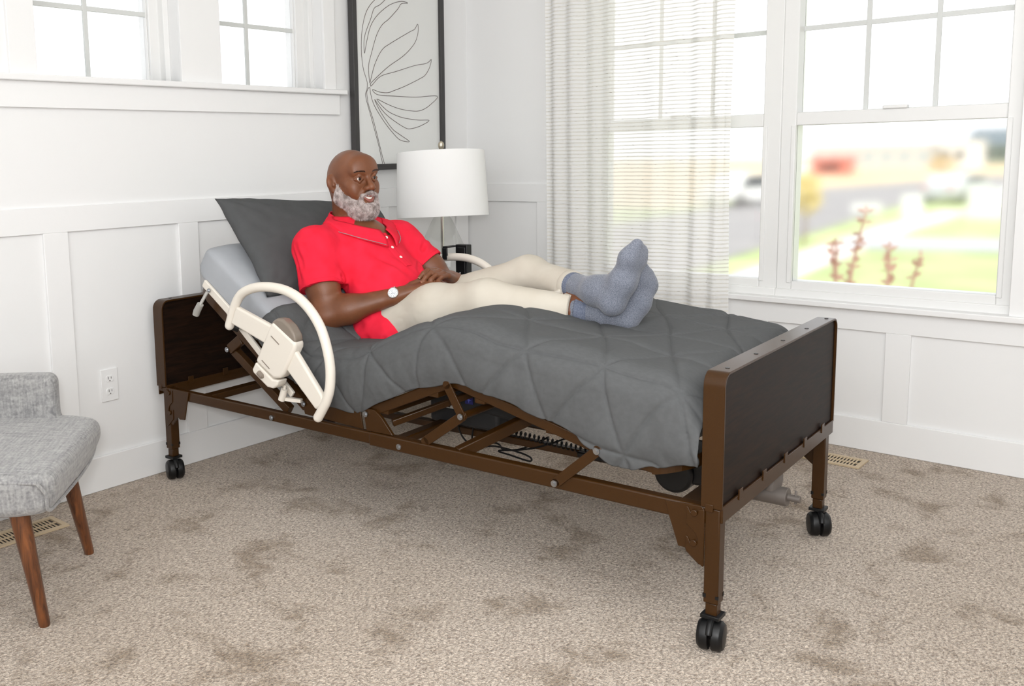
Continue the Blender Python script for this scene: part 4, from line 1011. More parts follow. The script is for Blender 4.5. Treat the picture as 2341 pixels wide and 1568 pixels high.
# lower legs and feet inside the clothes
SG = SDF((.66, .22, .55), (1.86, .76, 1.06), .006)
kR, kL = (1.225, .355, .768), (1.235, .600, .826)
anR, anL = (1.607, .462, .748), (1.598, .412, .824)
SG.cap((.76, .38, .655), kR, .08, .056, .04); SG.cap((.76, .55, .665), kL, .08, .056, .04)
SG.cap(kR, anR, .048, .034, .03); SG.cap(kL, anL, .048, .034, .03)
SG.ell((.755, .46, .665), (.12, .16, .08), None, .05)
SG.cap(anR, (1.70, .50, .80), .03, .02, .03); SG.cap(anL, (1.685, .46, .90), .03, .02, .03)
Vg, Fg = SG.mesh(); Vg = relax(Vg, Fg, 2)
HM = Matrix.Translation((hx - .012, hy, 1.12)) @ Matrix.Rotation(R(-13), 4, 'Z') @ Matrix.Rotation(R(2.5), 4, 'X') @ Matrix.Scale(1.04, 4) @ Matrix.Translation((-hx, -hy, -1.12))
def turn(o):
    for c_ in [o] + list(o.children): c_.data.transform(HM)
Vh = Vh @ np.array(HM)[:3, :3].T + np.array(HM)[:3, 3]
Va = np.concatenate([Vh, Vb, Vg]); Fa = np.concatenate([Fh, Fb + len(Vh), Fg + len(Vh) + len(Vb)])
np_obj('body', Va, Fa, SKIN, man)
NAIL = mat('nail', lin(168, 118, 96), .35)
nl = []
for T_ in (tR, tL):
    for p, d, side, up, i in T_:
        u2 = (up - d * up.dot(d)).normalized() if i != 4 else up
        r_ = (.0098, .0101, .0096, .0085, .0095)[i]
        n_ = (d.cross(side)).normalized(); n_ = n_ if n_.dot(up) > 0 else -n_
        mb = MB(); c = p + n_ * r_ * .80 * (.8 if i < 4 else .9) + d * .001
        mb.grid(lambda a, b: c + d * (a - .5) * .012 + side * math.sin((b - .5) * 1.9) * r_ * .72 + n_ * (math.cos((b - .5) * 1.9) - 1) * r_ * .8, 6, 8)
        nl.append(mb.build('fingernail', NAIL, man, smooth=True, angle=180))

# eyes, teeth, lips, brows
EYE = mat('eye_white', lin(214, 204, 196), .15); IRIS = mat('dark_iris', lin(40, 24, 18), .08); TEETH = mat('teeth', lin(240, 236, 226), .25)
for s_ in (-1, 1):
    c = Vector((hx + .0845, hy + s_ * .0325, 1.1705))
    e = MB().ball(c, .0120, 16, 24).build('eye', EYE, man, smooth=True)
    gd = Vector((1.0, .02, .02)).normalized(); mm = MB(); sd = gd.orthogonal().normalized(); s2 = gd.cross(sd)
    mm.grid(lambda a, b: c + gd * (.0123 * math.cos(a * .54)) + (sd * math.cos(2 * math.pi * b) + s2 * math.sin(2 * math.pi * b)) * (.0123 * math.sin(a * .54 + .001)), 6, 20, True).build('iris', IRIS, e, smooth=True); turn(e)
tm = MB(); tm.grid(lambda a, b: (hx + .1042 - .012 * (2 * a - 1) ** 2, hy + .0255 * (2 * a - 1), 1.1065 - .0095 * b + .004 * (2 * a - 1) ** 2), 24, 4)
turn(tm.build('teeth', TEETH, man, smooth=True))
LIP = mat('lips', lin(140, 84, 74), .4)
lp = MB(); lp.tube(catmull([(hx + .0945, hy - .029, 1.1125), (hx + .103, hy - .013, 1.0965), (hx + .1065, hy, 1.0905), (hx + .103, hy + .013, 1.0965), (hx + .0945, hy + .029, 1.1125)], 6), [.0015 + .0042 * math.sin(math.pi * i / 24) for i in range(25)], 10)
turn(lp.build('lower_lip', LIP, man, smooth=True))
lp = MB(); lp.tube(catmull([(hx + .0945, hy - .029, 1.1135), (hx + .104, hy - .013, 1.1095), (hx + .1080, hy, 1.1080), (hx + .104, hy + .013, 1.1095), (hx + .0945, hy + .029, 1.1135)], 6), [.0012 + .0028 * math.sin(math.pi * i / 24) for i in range(25)], 10)
turn(lp.build('upper_lip', LIP, man, smooth=True))
def strands(V, Nn_, dens, len_, dirf, r0, seed):
    rnd = random.Random(seed); mb = MB()
    idx = [rnd.randrange(len(V)) for _ in range(dens)]
    for i in idx:
        p = Vector(V[i]) + Vector((rnd.uniform(-1, 1), rnd.uniform(-1, 1), rnd.uniform(-1, 1))) * .0015; n_ = Vector(Nn_[i]); d = dirf(p, n_, rnd)
        l = len_ * rnd.uniform(.55, 1.15); q = p + d * l * .5; e = q + (d + Vector((0, 0, -.25)) + Vector((rnd.uniform(-.3, .3), rnd.uniform(-.3, .3), rnd.uniform(-.3, .3)))).normalized() * l * .5
        x = d.orthogonal().normalized(); y_ = d.cross(x); o_ = len(mb.v)
        for c, rr in ((p, r0), (q, r0 * .8)):
            for k_ in range(3): a = 2.094 * k_; mb.v.append(tuple(c + (x * math.cos(a) + y_ * math.sin(a)) * rr))
        mb.v.append(tuple(e))
        for k_ in range(3):
            k2 = (k_ + 1) % 3; mb.f.append((o_ + k_, o_ + k2, o_ + 3 + k2, o_ + 3 + k_)); mb.f.append((o_ + 3 + k_, o_ + 3 + k2, o_ + 6))
    return mb
# beard: shell grown out of the jaw, then short strands
BD = SDF((.50, .34, .99), (.72, .56, 1.21), .002)
for s_ in (-1, 1):
    BD.cap((hx + .012, hy + s_ * .067, 1.150), (hx + .016, hy + s_ * .064, 1.105), .0095, .017, .015)
    BD.cap((hx + .016, hy + s_ * .060, 1.105), (hx + .068, hy + s_ * .030, 1.062), .026, .026, .02)
    BD.cap((hx + .052, hy + s_ * .052, 1.098), (hx + .082, hy + s_ * .030, 1.080), .014, .014, .015)
    BD.cap((hx + .113, hy + s_ * .004, 1.1205), (hx + .098, hy + s_ * .029, 1.109), .0062, .0055, .008)
    BD.cap((hx + .097, hy + s_ * .030, 1.110), (hx + .088, hy + s_ * .033, 1.078), .0062, .010, .010)
BD.ell((hx + .080, hy, 1.055), (.034, .040, .031), None, .02)
BD.ell((hx + .050, hy, 1.050), (.045, .050, .026), None, .02)
BD.ell((hx + .104, hy, 1.0745), (.010, .018, .010), None, .008)
BD.ell((hx + .115, hy, 1.0995), (.030, .033, .0140), None, .004, 'sub')
Vd, Fd = BD.mesh(); Vd = relax(Vd, Fd, 1); Nd = np_normals(Vd, Fd)
BEARD = mat('grey_beard', lin(178, 166, 162), .8, noise_col=lin(120, 106, 100), nscale=70, detail=5, ramp=(.40, .66))
STR = mat('grey_beard_strands', lin(222, 212, 210), .7, noise_col=lin(130, 118, 114), nscale=55, detail=4, ramp=(.42, .64))
Vd2 = displace(Vd, Fd, lambda p, q: .0016 * noise.noise(p * 160) + .0008 * noise.noise(p * 420) - .001)
bo = np_obj('beard', Vd2, Fd, BEARD, man)
def bdir(p, n_, rnd): return (n_ * .6 + Vector((.15, 0, -1.0)) + Vector((rnd.uniform(-.4, .4), rnd.uniform(-.4, .4), rnd.uniform(-.4, .4)))).normalized()
ok = np.array([i for i in range(len(Vd)) if Nd[i][0] > -.5])
strands(Vd[ok], Nd[ok], 11000, .0085, bdir, .00028, 5).build('beard_strands', STR, bo)['kind'] = 'stuff'; turn(bo)
eb = MB(); rnd = random.Random(3)
from mathutils.bvhtree import BVHTree
bvh = BVHTree.FromPolygons(Vh0.tolist(), Fh.tolist())
for s_ in (-1, 1):
    eb = MB()
    for i in range(170):
        f_ = rnd.random(); y_ = .051 - .037 * f_; z_ = 1.1925 + .0055 * math.sin((1 - f_) * 2.4) - .003 * (1 - f_) + rnd.uniform(-.0026, .0026) * (.5 + .5 * f_)
        h = bvh.ray_cast(Vector((hx + .2, hy + s_ * y_, z_)), Vector((-1, 0, 0)))
        if h[0] is None: continue
        d = (Vector((0, s_ * .85, .15 + .6 * f_)) + h[1] * .35 + Vector((rnd.uniform(-.2, .2), rnd.uniform(-.2, .2), rnd.uniform(-.2, .2)))).normalized()
        eb.tube([h[0], h[0] + d * .0055], [.0004, .0002], 3)
    eo = eb.build('eyebrow', mat('brow_hair', lin(66, 50, 43), .7), man); eo['kind'] = 'stuff'; turn(eo)

# polo shirt
SP = SDF((.38, .09, .54), (.96, .84, 1.03), .0032)
SP.cap((.545, .45, .985), (.60, .45, .90), .078, .118, .05); SP.ell((.612, .455, .876), (.130, .205, .105), Matrix.Rotation(R(25), 3, 'Y'), .05)
SP.ell((.715, .455, .775), (.148, .180, .120), Matrix.Rotation(R(20), 3, 'Y'), .05)
SP.ell((.745, .455, .685), (.140, .187, .105), None, .05)
SP.cap(shR, (.545, .40, .975), .068, .052, .05); SP.cap(shL, (.552, .50, .975), .068, .052, .05)
eR, eL = Vector(shR).lerp(Vector(elR), .52), Vector(shL).lerp(Vector(elL), .50)
SP.cap(shR, eR, .074, .081, .03); SP.cap(shL, eL, .073, .077, .03)
SP.ell(tuple(Vector(shR) + Vector((-.004, -.006, .004))), (.075, .07, .07), None, .03)
SP.cap((.745, .330, .630), (.835, .325, .640), .075, .066, .03)        # untucked hem over the near hip
dR = (Vector(elR) - Vector(shR)).normalized(); dL = (Vector(elL) - Vector(shL)).normalized()
def cut_cap(S_, p, d, rad):
    """slice the sleeve end flat"""
    c = np.array(p, np.float32); g = S_.region(c - rad, c + rad); sl, (X, Y, Z) = g
    t = (X - c[0]) * d[0] + (Y - c[1]) * d[1] + (Z - c[2]) * d[2]; rr = np.sqrt((X - c[0]) ** 2 + (Y - c[1]) ** 2 + (Z - c[2]) ** 2)
    S_.f[sl] = np.where(rr < rad, np.maximum(S_.f[sl], t), S_.f[sl])
cut_cap(SP, eR + dR * .018, dR, .095); cut_cap(SP, eL + dL * .016, dL, .09)
SP.cap((.56, .45, 1.05), (.60, .45, 1.01), .060, .030, .008, 'sub')   # neck opening
Vs, Fs = SP.mesh(); Vs = relax(Vs, Fs, 2)
POLO = mat('coral_red_pique', lin(222, 34, 56), .9, spec=.15, noise_col=lin(230, 42, 66), nscale=18, bump=.10, bscale=900, ramp=(.3, .7))
def fold(p, a, b, w_, dep):
    """a pressed crease running from a to b"""
    t_ = max(0, min(1, (p - a).dot(b - a) / (b - a).length_squared)); d = (p - (a + (b - a) * t_)).length
    e = math.sin(math.pi * (.08 + .84 * t_)); return dep * e * (-math.exp(-(d / w_) ** 2) + .55 * math.exp(-((d - w_ * 1.9) / w_) ** 2))
FOLDS = [((.60, .255, .885), (.66, .285, .79), .010, .009), ((.64, .285, .80), (.74, .33, .745), .010, .010), ((.60, .27, .84), (.72, .36, .80), .009, .007), ((.72, .30, .72), (.84, .40, .78), .011, .009),
         ((.74, .33, .69), (.85, .44, .745), .010, .008), ((.70, .60, .88), (.78, .48, .83), .009, .009), ((.72, .62, .85), (.83, .50, .79), .009, .008), ((.70, .40, .86), (.80, .44, .83), .012, .005),
         ((.52, .17, .90), (.60, .16, .83), .012, .006), ((.55, .22, .96), (.64, .30, .90), .014, .005), ((.76, .32, .64), (.80, .27, .60), .009, .008), ((.80, .29, .68), (.84, .28, .61), .009, .008)]
bvt = BVHTree.FromPolygons(Vs.tolist(), Fs.tolist()); tc_ = Vector((.69, .455, .80))
snap = lambda q: bvt.find_nearest(tc_ + (Vector(q) - tc_) * 1.8)[0]
FOLDS = [(snap(a), snap(b), w_, d_) for a, b, w_, d_ in FOLDS]
def polo_wr(p, n_):
    d = .0025 * noise.noise(p * 14) + .0014 * noise.noise(p * 38)
    for f_ in FOLDS: d += fold(p, *f_) * 1.1
    return d
Vs = displace(Vs, Fs, polo_wr); polo = np_obj('polo_shirt', Vs, Fs, POLO, man)
# ribbed sleeve hems
for e_, d_, r_ in ((eR, dR, .0815), (eL, dL, .0775)):
    x = d_.orthogonal().normalized(); y_ = d_.cross(x); mb = MB(); c = e_ + d_ * .016
    prof = [(-.014, r_ - .003), (-.012, r_ + .0005), (0, r_ + .0012), (.0035, r_), (.0035, r_ - .005)]
    for a_, rr in prof:
        for k_ in range(48): t_ = 2 * math.pi * k_ / 48; mb.v.append(tuple(c + d_ * a_ + (x * math.cos(t_) + y_ * math.sin(t_)) * rr * (1 + .012 * math.sin(3 * t_))))
    for i in range(4):
        for k_ in range(48): k2 = (k_ + 1) % 48; mb.f.append((i * 48 + k_, i * 48 + k2, (i + 1) * 48 + k2, (i + 1) * 48 + k_))
    mb.build('sleeve_hem', POLO, polo, smooth=True, angle=60)
# collar: a folded band that follows neck and shoulders and opens at the front
from mathutils.bvhtree import BVHTree
bvc = BVHTree.FromPolygons(Vs.tolist() + Va.tolist(), Fs.tolist() + (Fa + len(Vs)).tolist())
bvs = BVHTree.FromPolygons(Vs.tolist(), Fs.tolist())
def collar(side):
    mb = MB(); nu, nv = 40, 12
    def base(a, b):
        t_ = math.pi - a * R(173); d = Vector((math.cos(t_), side * math.sin(t_), 0))
        zt = 1.046 - .062 * a ** 1.6; leaf = .040 + .030 * max(0, (a - .6) / .4) ** 1.3
        c = Vector((.553, .45, zt - leaf * b * .9)); o_ = c + d * .30
        r_ = None
        h = bvc.ray_cast(o_, -d, .30)
        r_ = (h[0] - c).length if h[0] is not None else .07
        r_ = max(.066, min(r_, .112 + .085 * max(0, a - .5) / .5))
        return c + d * (r_ + .011 - .005 * b + .010 * math.sin(b * math.pi)) + Vector((.018 * max(0, a - .75) * 4 * b * .5, -side * .0 , 0))
    mb.grid(base, nu, nv); o = mb.build('collar', POLO, polo, smooth=True, angle=180)
    m_ = o.modifiers.new('thick', 'SOLIDIFY'); m_.thickness = .0035
    MB().tube([base(i / 40, .90) + Vector((math.cos(math.pi - i / 40 * R(173)), side * math.sin(math.pi - i / 40 * R(173)), 0)) * .0058 for i in range(2, 40)], .0013, 6).build('collar_stripe', mat('grey_stripe', lin(140, 130, 134), .7), o, smooth=True)
collar(-1); collar(1)
bv = bvs
def front(v, z, off=0):
    h = bv.ray_cast(Vector((1.4, v, z)), Vector((-1, 0, 0)))
    return (h[0] + h[1] * off) if h[0] is not None else Vector((.7, v, z))
pk = MB(); pk.grid(lambda a, b: front(.447 + .034 * (b - .5) + .010 * a, .968 - .115 * a, .0030 if .02 < b < .98 else .0004), 24, 9)
pk.build('placket', POLO, polo, smooth=True, angle=180)
BTN = mat('pearl_button', lin(240, 226, 222), .25)
for i, z in enumerate((.952, .915, .880)):
    p = front(.447 + .010 * (.968 - z) / .115, z, .004); h = bv.ray_cast(Vector((1.4, .447, z)), Vector((-1, 0, 0))); n_ = h[1] if h[1] is not None else Vector((1, 0, .3))
    MB().cyl(p, p + n_ * .0028, .0058, 16).build('button', BTN, polo, .0006)
# trousers
ST = SDF((.64, .22, .52), (1.58, .78, .96), .0036)
ST.ell((.800, .46, .655), (.110, .165, .092), None, .05)
ST.cap((.84, .37, .670), (1.0, .365, .722), .088, .083, .05); ST.cap((1.0, .365, .722), kR, .083, .069, .04)
ST.cap((.80, .55, .672), kL, .092, .068, .05)
cuR, cuL = Vector(kR).lerp(Vector(anR), .70), Vector(kL).lerp(Vector(anL), .655)
ST.cap(kR, cuR + Vector((.02, 0, 0)), .068, .047, .04); ST.cap(kL, cuL + Vector((.02, 0, 0)), .064, .045, .04)
cdR = (Vector(anR) - Vector(kR)).normalized(); cdL = (Vector(anL) - Vector(kL)).normalized()
cut_cap(ST, cuR, cdR, .088); cut_cap(ST, cuL, cdL, .072)
Vt, Ft = ST.mesh(); Vt = relax(Vt, Ft, 2)
TROU = mat('cream_chino', lin(194, 187, 175), .9, spec=.2, noise_col=lin(188, 180, 167), nscale=10, bump=.05, bscale=700)
def tr_wr(p, n_):
    d = .0025 * noise.noise(p * 7) + .0008 * noise.noise(Vector((p.x * 30, p.y * 12, p.z * 18)))
    w_ = noise.noise(Vector((p.x * 12 - p.z * 16, p.y * 8, p.z * 14 + p.x * 8))); d += -.006 * max(0, .25 - abs(w_)) * (.25 + .9 * math.exp(-((p.x - .88) / .08) ** 2))
    return d
Vt = displace(Vt, Ft, tr_wr); tro = np_obj('trousers', Vt, Ft, TROU, man)
for c_, d_, r_ in ((cuR, cdR, .048), (cuL, cdL, .0465)):
    x = d_.orthogonal().normalized(); y_ = d_.cross(x); mb = MB()
    for a_, rr in ((-.022, r_ + .0012), (-.020, r_ + .002), (.002, r_ + .001), (.002, r_ - .006)):
        for k_ in range(40): t_ = 2 * math.pi * k_ / 40; mb.v.append(tuple(c_ + d_ * a_ + (x * math.cos(t_) + y_ * math.sin(t_)) * (rr + .0015 * math.sin(2 * t_ + 1))))
    for i in range(3):
        for k_ in range(40): k2 = (k_ + 1) % 40; mb.f.append((i * 40 + k_, i * 40 + k2, (i + 1) * 40 + k2, (i + 1) * 40 + k_))
    mb.build('trouser_cuff', TROU, tro, smooth=True, angle=60)
# socks
SOCK = mat('heather_blue_sock', lin(86, 91, 104), .92, noise_col=lin(128, 132, 143), nscale=380, stretch=(1, 1, 1.6), detail=5, bump=.2, bscale=420, sheen=.2, ramp=(.36, .64))
def sock(cuff, an, heel, mid, ball_, toe, name_, soleN):
    lo = np.min([cuff, an, heel, mid, ball_, toe], 0) - .075; hi = np.max([cuff, an, heel, mid, ball_, toe], 0) + .075
    S_ = SDF(lo, hi, .0026); V3 = Vector
    S_.cap(cuff, V3(cuff).lerp(V3(an), .8), .0415, .0385, .02); S_.cap(V3(cuff).lerp(V3(an), .8), an, .0385, .0385, .02)
    S_.cap(an, heel, .040, .036, .03); S_.cap(an, mid, .039, .037, .03)
    S_.cap(heel, mid, .035, .038, .03, flat=(soleN, 1.1))
    sd = V3(toe) - V3(heel); sd.normalize(); lat = sd.cross(V3(soleN)).normalized()
    for o_, r_ in ((-.020, .033), (.020, .031)):
        S_.cap(mid, V3(ball_) + lat * o_, .030, r_, .03, flat=(soleN, 1.25)); S_.cap(V3(ball_) + lat * o_, V3(toe) + lat * o_ * .75 - sd * (.014 if o_ > 0 else 0), r_, .0215, .02, flat=(soleN, 1.2))
    V_, F_ = S_.mesh(); V_ = relax(V_, F_, 2)
    V_ = displace(V_, F_, lambda p, q: .0020 * noise.noise(p * 26) + .0016 * noise.noise(Vector((p.x * 30, p.y * 20, p.z * 60))) * math.exp(-((p - V3(an)).length / .07) ** 2))
    o = np_obj('sock', V_, F_, SOCK, man)
    # ribbed top
    c0 = V3(cuff); d0 = (V3(an) - c0).normalized(); x = d0.orthogonal().normalized(); y_ = d0.cross(x); mb = MB(); n = 96
    for a_, rr in ((-.006, .038), (-.006, .0425), (.0, .0440), (.03, .0425), (.034, .0405)):
        for k_ in range(n): t_ = 2 * math.pi * k_ / n; mb.v.append(tuple(c0 + d0 * a_ + (x * math.cos(t_) + y_ * math.sin(t_)) * (rr + .0004 * math.sin(t_ * 32))))
    for i in range(4):
        for k_ in range(n): k2 = (k_ + 1) % n; mb.f.append((i * n + k_, i * n + k2, (i + 1) * n + k2, (i + 1) * n + k_))
    mb.build('ribbed_top', mat('sock_rib', lin(80, 87, 106), .9, noise_col=lin(112, 118, 134), nscale=300, detail=4), o, smooth=True, angle=180)
sock(tuple(cuR + cdR * .022), anR, (1.661, .475, .735), (1.686, .500, .786), (1.700, .512, .845), (1.700, .522, .885), 'R', (.85, -.35, -.1))
sock(tuple(cuL + cdL * -.012), anL, (1.660, .385, .798), (1.690, .390, .861), (1.717, .400, .930), (1.734, .410, .968), 'L', (.9, -.25, -.3))
# wrist watch
wd = (Vector(wrR) - Vector(elR)).normalized(); wc = Vector(wrR) - wd * .022; x = Vector((.35, -.85, .42)); x = (x - wd * x.dot(wd)).normalized(); y_ = wd.cross(x)
STL = mat('watch_steel', lin(205, 205, 205), .22, metal=1); mb = MB(); n = 40
for i in range(n):
    a0, a1 = 2 * math.pi * i / n, 2 * math.pi * (i + .86) / n; vs = []
    for a_ in (a0, a1):
        for rr in (.0305, .0335):
            for w_ in (-.0085, .0085): vs.append(wc + (x * math.cos(a_) + y_ * math.sin(a_)) * rr + wd * w_)
    mb.add(vs, [(0, 1, 3, 2), (4, 6, 7, 5), (0, 4, 5, 1), (2, 3, 7, 6), (0, 2, 6, 4), (1, 5, 7, 3)])
wo = mb.build('wrist_watch', STL, man, .0006); wo['label'] = 'silver metal wrist watch'
cc = wc + x * .031
MB().cyl(cc, cc + x * .009, .0195, 36).build('watch_case', STL, wo, .0015)
MB().cyl(cc + x * .0091, cc + x * .0096, .0160, 36).build('watch_dial', mat('dial', lin(225, 228, 232), .3), wo)
hd = MB(); z_ = cc + x * .0101
for i in range(12):
    a_ = i * math.pi / 6; v = wd * math.cos(a_) + y_ * math.sin(a_); hd.bar(z_ + v * .0115, z_ + v * .0145, .0012, .0006, x)
hd.bar(z_, z_ + (wd * .5 + y_ * .8) * .010, .0010, .0006, x).bar(z_, z_ + (wd * -.7 + y_ * .4) * .008, .0012, .0006, x)
for a_ in (0.3, 2.4, 4.5):
    v = wd * math.cos(a_) + y_ * math.sin(a_); hd.tube([z_ + v * .007 + (wd * math.cos(q) + y_ * math.sin(q)) * .003 for q in [i * .5236 for i in range(12)]], .0003, 4, closed=True)
hd.build('watch_hand', mat('watch_ink', lin(60, 66, 84), .4), wo)
# ------------------------------------------------------------------ the street outside
GZ = -1.6
def flat(name, poly, z, m, th=.05):
    o = MB().prism(poly, lambda x, y: (x, y, z), lambda x, y: (x, y, z - th)).build(name, m); o['kind'] = 'structure'; return o
LAWN = mat('lawn', lin(164, 182, 122), .9, noise_col=lin(198, 208, 152), nscale=.6, detail=6)
flat('lawn', [(-60, .6), (60, .6), (60, 60), (-60, 60)], GZ - .02, LAWN)
flat('dry_field', [(-200, 40), (-19, 40), (-15.7, 97), (60, 97), (60, 300), (-200, 300)], GZ + .0, mat('dry_grass', lin(226, 208, 170), .9, noise_col=lin(206, 186, 150), nscale=.15, detail=5), .02)
flat('street', [(-5.74, 8.39), (-7.13, 20.25), (-8.21, 31.49), (-9.59, 45.36), (-9.44, 66.93), (-9.44, 94.66), (-15.6, 96.2), (-20.07, 63.84), (-16.99, 43.05), (-14.83, 20.71), (-14.06, 8.39)], GZ + .02, mat('asphalt', lin(150, 148, 148), .85, noise_col=lin(164, 161, 160), nscale=1))
CONC = mat('concrete', lin(226, 222, 214), .8)
flat('sidewalk', [(-3.74, 13.01), (-4.31, 17.17), (-5.54, 32.26), (-5.74, 41.97), (-6.98, 41.97), (-6.82, 32.26), (-5.59, 17.17), (-4.97, 13.01)], GZ + .03, CONC)
flat('driveway', [(-5.74, 24.1), (5.96, 27.33), (5.96, 31.49), (-6.21, 27.49)], GZ + .04, mat('driveway_concrete', lin(190, 192, 196), .8))
SIGNW = mat('sign_white', lin(244, 244, 242), .5); REDP = mat('faded_red', lin(222, 138, 124), .6); DKG = mat('dark_glass', lin(60, 66, 70), .2); RUB = mat('tyre_rubber', lin(40, 40, 42), .7)
t = thing('yard_sign', 'low white yard sign on two posts beside the street', 'sign', (-8.41, 36.27, GZ))
MB().box((-.55, -.02, .25), (.55, .02, .62)).build('sign_board', SIGNW, t, .005)
for x in (-.45, .45): MB().box((x - .025, -.02, -.02), (x + .025, .02, .3)).build('post', SIGNW, t)
t = thing('utility_box', 'small white utility cabinet on the verge right of the yard sign', 'utility box', (-6.92, 36.89, GZ))
MB().box((-.32, -.2, 0), (.32, .2, .88)).build('cabinet', SIGNW, t, .02); MB().box((-.35, -.23, .88), (.35, .23, .94)).build('lid', SIGNW, t, .01)
t = thing('transformer_box', 'large white transformer box on the lawn at the right window edge', 'utility box', (-4.6, 37.96, GZ))
MB().box((-.55, -.4, .05), (.55, .4, 1.08)).build('cabinet', SIGNW, t, .03); MB().box((-.62, -.47, -.02), (.62, .47, .05)).build('pad', CONC, t); MB().box((-.57, -.43, 1.08), (.57, .41, 1.14)).build('lid', SIGNW, t, .01)
def car(name, label, x, y, rz, L_, W_, H_, body, cat):
    t = thing(name, label, cat, (x, y, GZ + .02), rz)
    P = [(-L_ / 2, .30), (-L_ / 2 + .05, .75), (-L_ * .34, .88), (-L_ * .22, H_), (L_ * .18, H_), (L_ * .32, .92), (L_ / 2 - .08, .78), (L_ / 2, .35), (L_ / 2 - .05, .25), (-L_ / 2 + .05, .25)]
    MB().prism(P, lambda a, z: (a, -W_ / 2, z), lambda a, z: (a, W_ / 2, z)).build('car_body', body, t, .06)
    G = [(-L_ * .31, .92), (-L_ * .215, H_ - .07), (L_ * .17, H_ - .07), (L_ * .285, .94)]
    MB().prism(G, lambda a, z: (a, -W_ / 2 - .01, z), lambda a, z: (a, W_ / 2 + .01, z)).build('side_glass', DKG, t, .01)
    MB().add([(L_ * .33 - .02, -W_ * .4, .93), (L_ * .33 - .02, W_ * .4, .93), (L_ * .19, W_ * .36, H_ - .06), (L_ * .19, -W_ * .36, H_ - .06), (L_ * .30, -W_ * .4, .90), (L_ * .30, W_ * .4, .90)], [(0, 1, 2, 3), (0, 4, 5, 1), (0, 3, 4), (1, 5, 2), (4, 3, 2, 5)]).build('windscreen', DKG, t)
    for a in (-L_ * .31, L_ * .31):
        for s_ in (-1, 1):
            w_ = MB().cyl((a, s_ * (W_ / 2 - .18), .32), (a, s_ * (W_ / 2 + .02), .32), .32, 20).build('wheel', RUB, t); MB().cyl((a, s_ * (W_ / 2 + .02), .32), (a, s_ * (W_ / 2 + .03), .32), .18, 14).build('hubcap', GREYPL, w_)
    for s_ in (-.6, .6): MB().box((-L_ / 2 - .01, s_ - .15, .66), (-L_ / 2 + .05, s_ + .15, .80)).build('tail_light', REDP, t)
car('car', 'silver car parked along the street outside the right window', -8.3, 50.6, R(80), 4.4, 1.75, 1.35, mat('silver_car', lin(205, 208, 210), .3, coat=.5), 'car')
car('van', 'white van parked across the street seen past the curtain edge', -16.6, 44.2, R(75), 4.8, 1.9, 1.55, mat('white_car', lin(240, 240, 238), .3, coat=.5), 'van')
def building(name, label, x0, x1, y, h, dep, wall, roofc, cat, nwin, pitched=False):
    t = thing(name, label, cat, ((x0 + x1) / 2, y, GZ)); W_ = x1 - x0
    MB().box((-W_ / 2, 0, 0), (W_ / 2, dep, h)).build('wall', wall, t)
    if pitched: MB().prism([(-.4, h), (dep + .4, h), (dep / 2, h + dep * .28)], lambda a, z: (-W_ / 2 - .4, a, z), lambda a, z: (W_ / 2 + .4, a, z)).build('roof', roofc, t)
    else: MB().box((-W_ / 2 - .2, -.2, h), (W_ / 2 + .2, dep + .2, h + .3)).build('roof', roofc, t)
    for i in range(nwin):
        x = -W_ / 2 + (i + .5) * W_ / nwin; MB().box((x - W_ / nwin * .28, -.05, h * .35), (x + W_ / nwin * .28, .02, h * .7)).build('window', DKG if nwin < 5 else mat('pale_glass', lin(176, 196, 204), .2), t)
    return t
PALE = mat('pale_siding', lin(226, 224, 220), .7); PALER = mat('pale_roof', lin(206, 205, 204), .7)
building('warehouse', 'long pale warehouse across the dry field', -42.2, -27.4, 128, 2.7, 12, PALE, PALER, 'building', 7)
building('storage_building', 'pale block building at the right end of the warehouse', -27.0, -23.6, 128, 3.0, 9, SIGNW, PALE, 'building', 2)
building('house', 'grey-green house beyond the field at the far right', -29.5, -24.0, 156, 2.6, 9, mat('green_siding', lin(142, 158, 150), .7), mat('slate_roof', lin(120, 132, 138), .7), 'house', 3, True)
building('shipping_container', 'faded red container in the field left of the warehouse', -31.5, -28.0, 97.7, 1.5, 2.4, REDP, REDP, 'container', 1)
t = thing('notice_board', 'tall white notice board on posts at the field edge', 'sign', (-23.85, 73.1, GZ))
MB().box((-.53, -.03, .6), (.53, .03, 1.57)).build('sign_board', SIGNW, t)
for x in (-.45, .45): MB().box((x - .04, -.03, -.02), (x + .04, .03, .65)).build('post', SIGNW, t)
BARK = mat('bark', lin(150, 128, 108), .9)
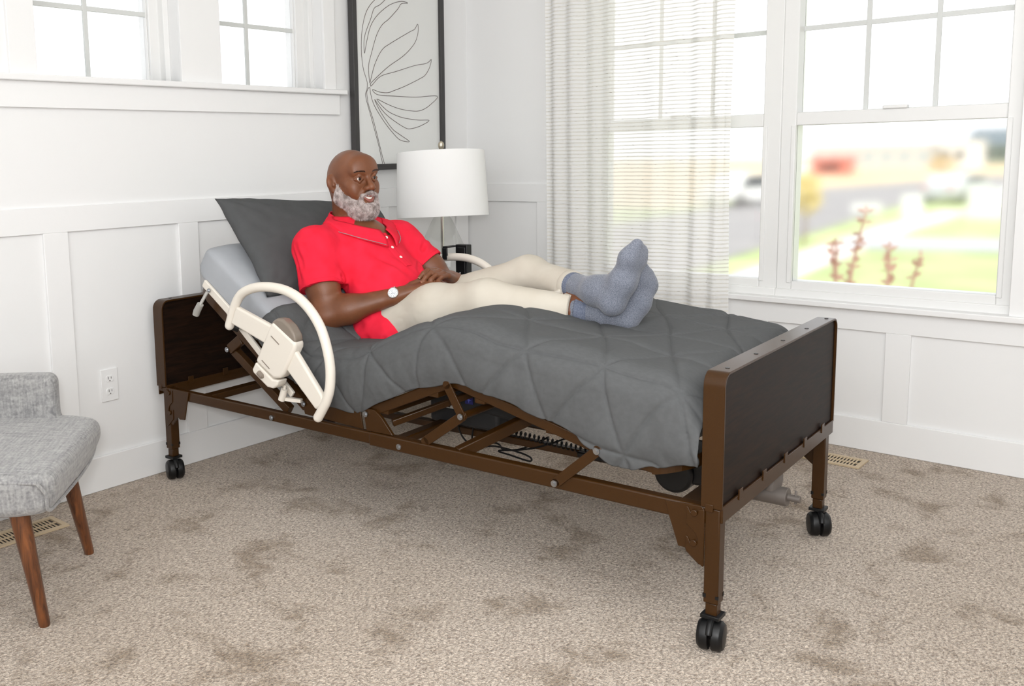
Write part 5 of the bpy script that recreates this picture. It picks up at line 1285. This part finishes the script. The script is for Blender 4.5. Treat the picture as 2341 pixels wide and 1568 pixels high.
def tree(label, x, y, h, r, leaf, n, seed):
    rnd = random.Random(seed); t = thing('street_tree', label, 'tree', (x, y, GZ), 0, 'trees along the street')
    tr = MB().tube([(0, 0, -.05), (.03, 0, h * .45), (0, .02, h * .9)], [h * .022, h * .016, h * .006], 8)
    br = []
    for i in range(9):
        a = rnd.uniform(0, 6.28); z = h * rnd.uniform(.35, .8); e = Vector((math.cos(a) * r * .8, math.sin(a) * r * .8, z + r * .5)); tr.tube([(0, 0, z), e], [h * .009, h * .003], 6); br.append(e)
    tr.build('trunk', BARK, t, smooth=True)
    lv = MB()
    for i in range(n):
        a = rnd.uniform(0, 6.28); rr = r * math.sqrt(rnd.random()); c = Vector((math.cos(a) * rr, math.sin(a) * rr, h * .68 + rnd.uniform(-1, 1) * h * .30 * math.sqrt(1 - (rr / r) ** 2 * .9)))
        u = Vector((rnd.uniform(-1, 1), rnd.uniform(-1, 1), rnd.uniform(-1, 1))).normalized(); v = u.orthogonal().normalized(); s_ = h * .035
        lv.add([c - u * s_, c + v * s_ * .5, c + u * s_, c - v * s_ * .5], [(0, 1, 2, 3)])
    lv.build('foliage', leaf, t)
tree('slim young tree with yellow autumn leaves near the sidewalk', -6.7, 24.56, 2.2, .45, mat('yellow_leaf', lin(226, 208, 140), .7), 420, 2)
tree('larger orange-leaved tree farther down the street', -14.35, 74.6, 2.2, .9, mat('orange_leaf', lin(222, 190, 122), .7), 500, 4)
STEM = mat('russet_stem', lin(188, 146, 132), .8)
for i, (x, top, lean, lab) in enumerate(((1.15, .93, .03, 'tall russet shrub with forked stems just outside the right window'), (1.46, .60, .05, 'shorter russet shrub right of the tall one outside the window'), (1.64, .42, .04, 'lowest russet shrub, rightmost outside the window'))):
    rnd = random.Random(20 + i); t = thing('garden_shrub', lab, 'shrub', (x, 2.6, GZ), 0, 'russet shrubs outside the window')
    for j in range(3 + (i == 0)):
        a = rnd.uniform(-.12, .12); H_ = (top - GZ) * rnd.uniform(.86, 1.0)
        P = [(rnd.uniform(-.02, .02), 0, -.02), (a * .3, rnd.uniform(-.05, .05), H_ * .5), (a * .5 + lean * .5, rnd.uniform(-.08, .08), H_ * .8), (a + lean, rnd.uniform(-.08, .08), H_)]
        s_ = MB().tube(catmull(P, 5), [.024 - .0011 * q for q in range(16)], 6)
        Q = catmull(P, 5)
        for q in range(7, 16):
            for e in range(4):
                d = Vector((rnd.uniform(-1, 1), rnd.uniform(-1, 1), rnd.uniform(-.2, 1))).normalized(); v = d.orthogonal().normalized(); c = Q[q]
                s_.add([c, c + d * .03 + v * .014, c + d * .06, c + d * .03 - v * .014], [(0, 1, 2, 3)])
        s_.build('stem', STEM, t, smooth=True)
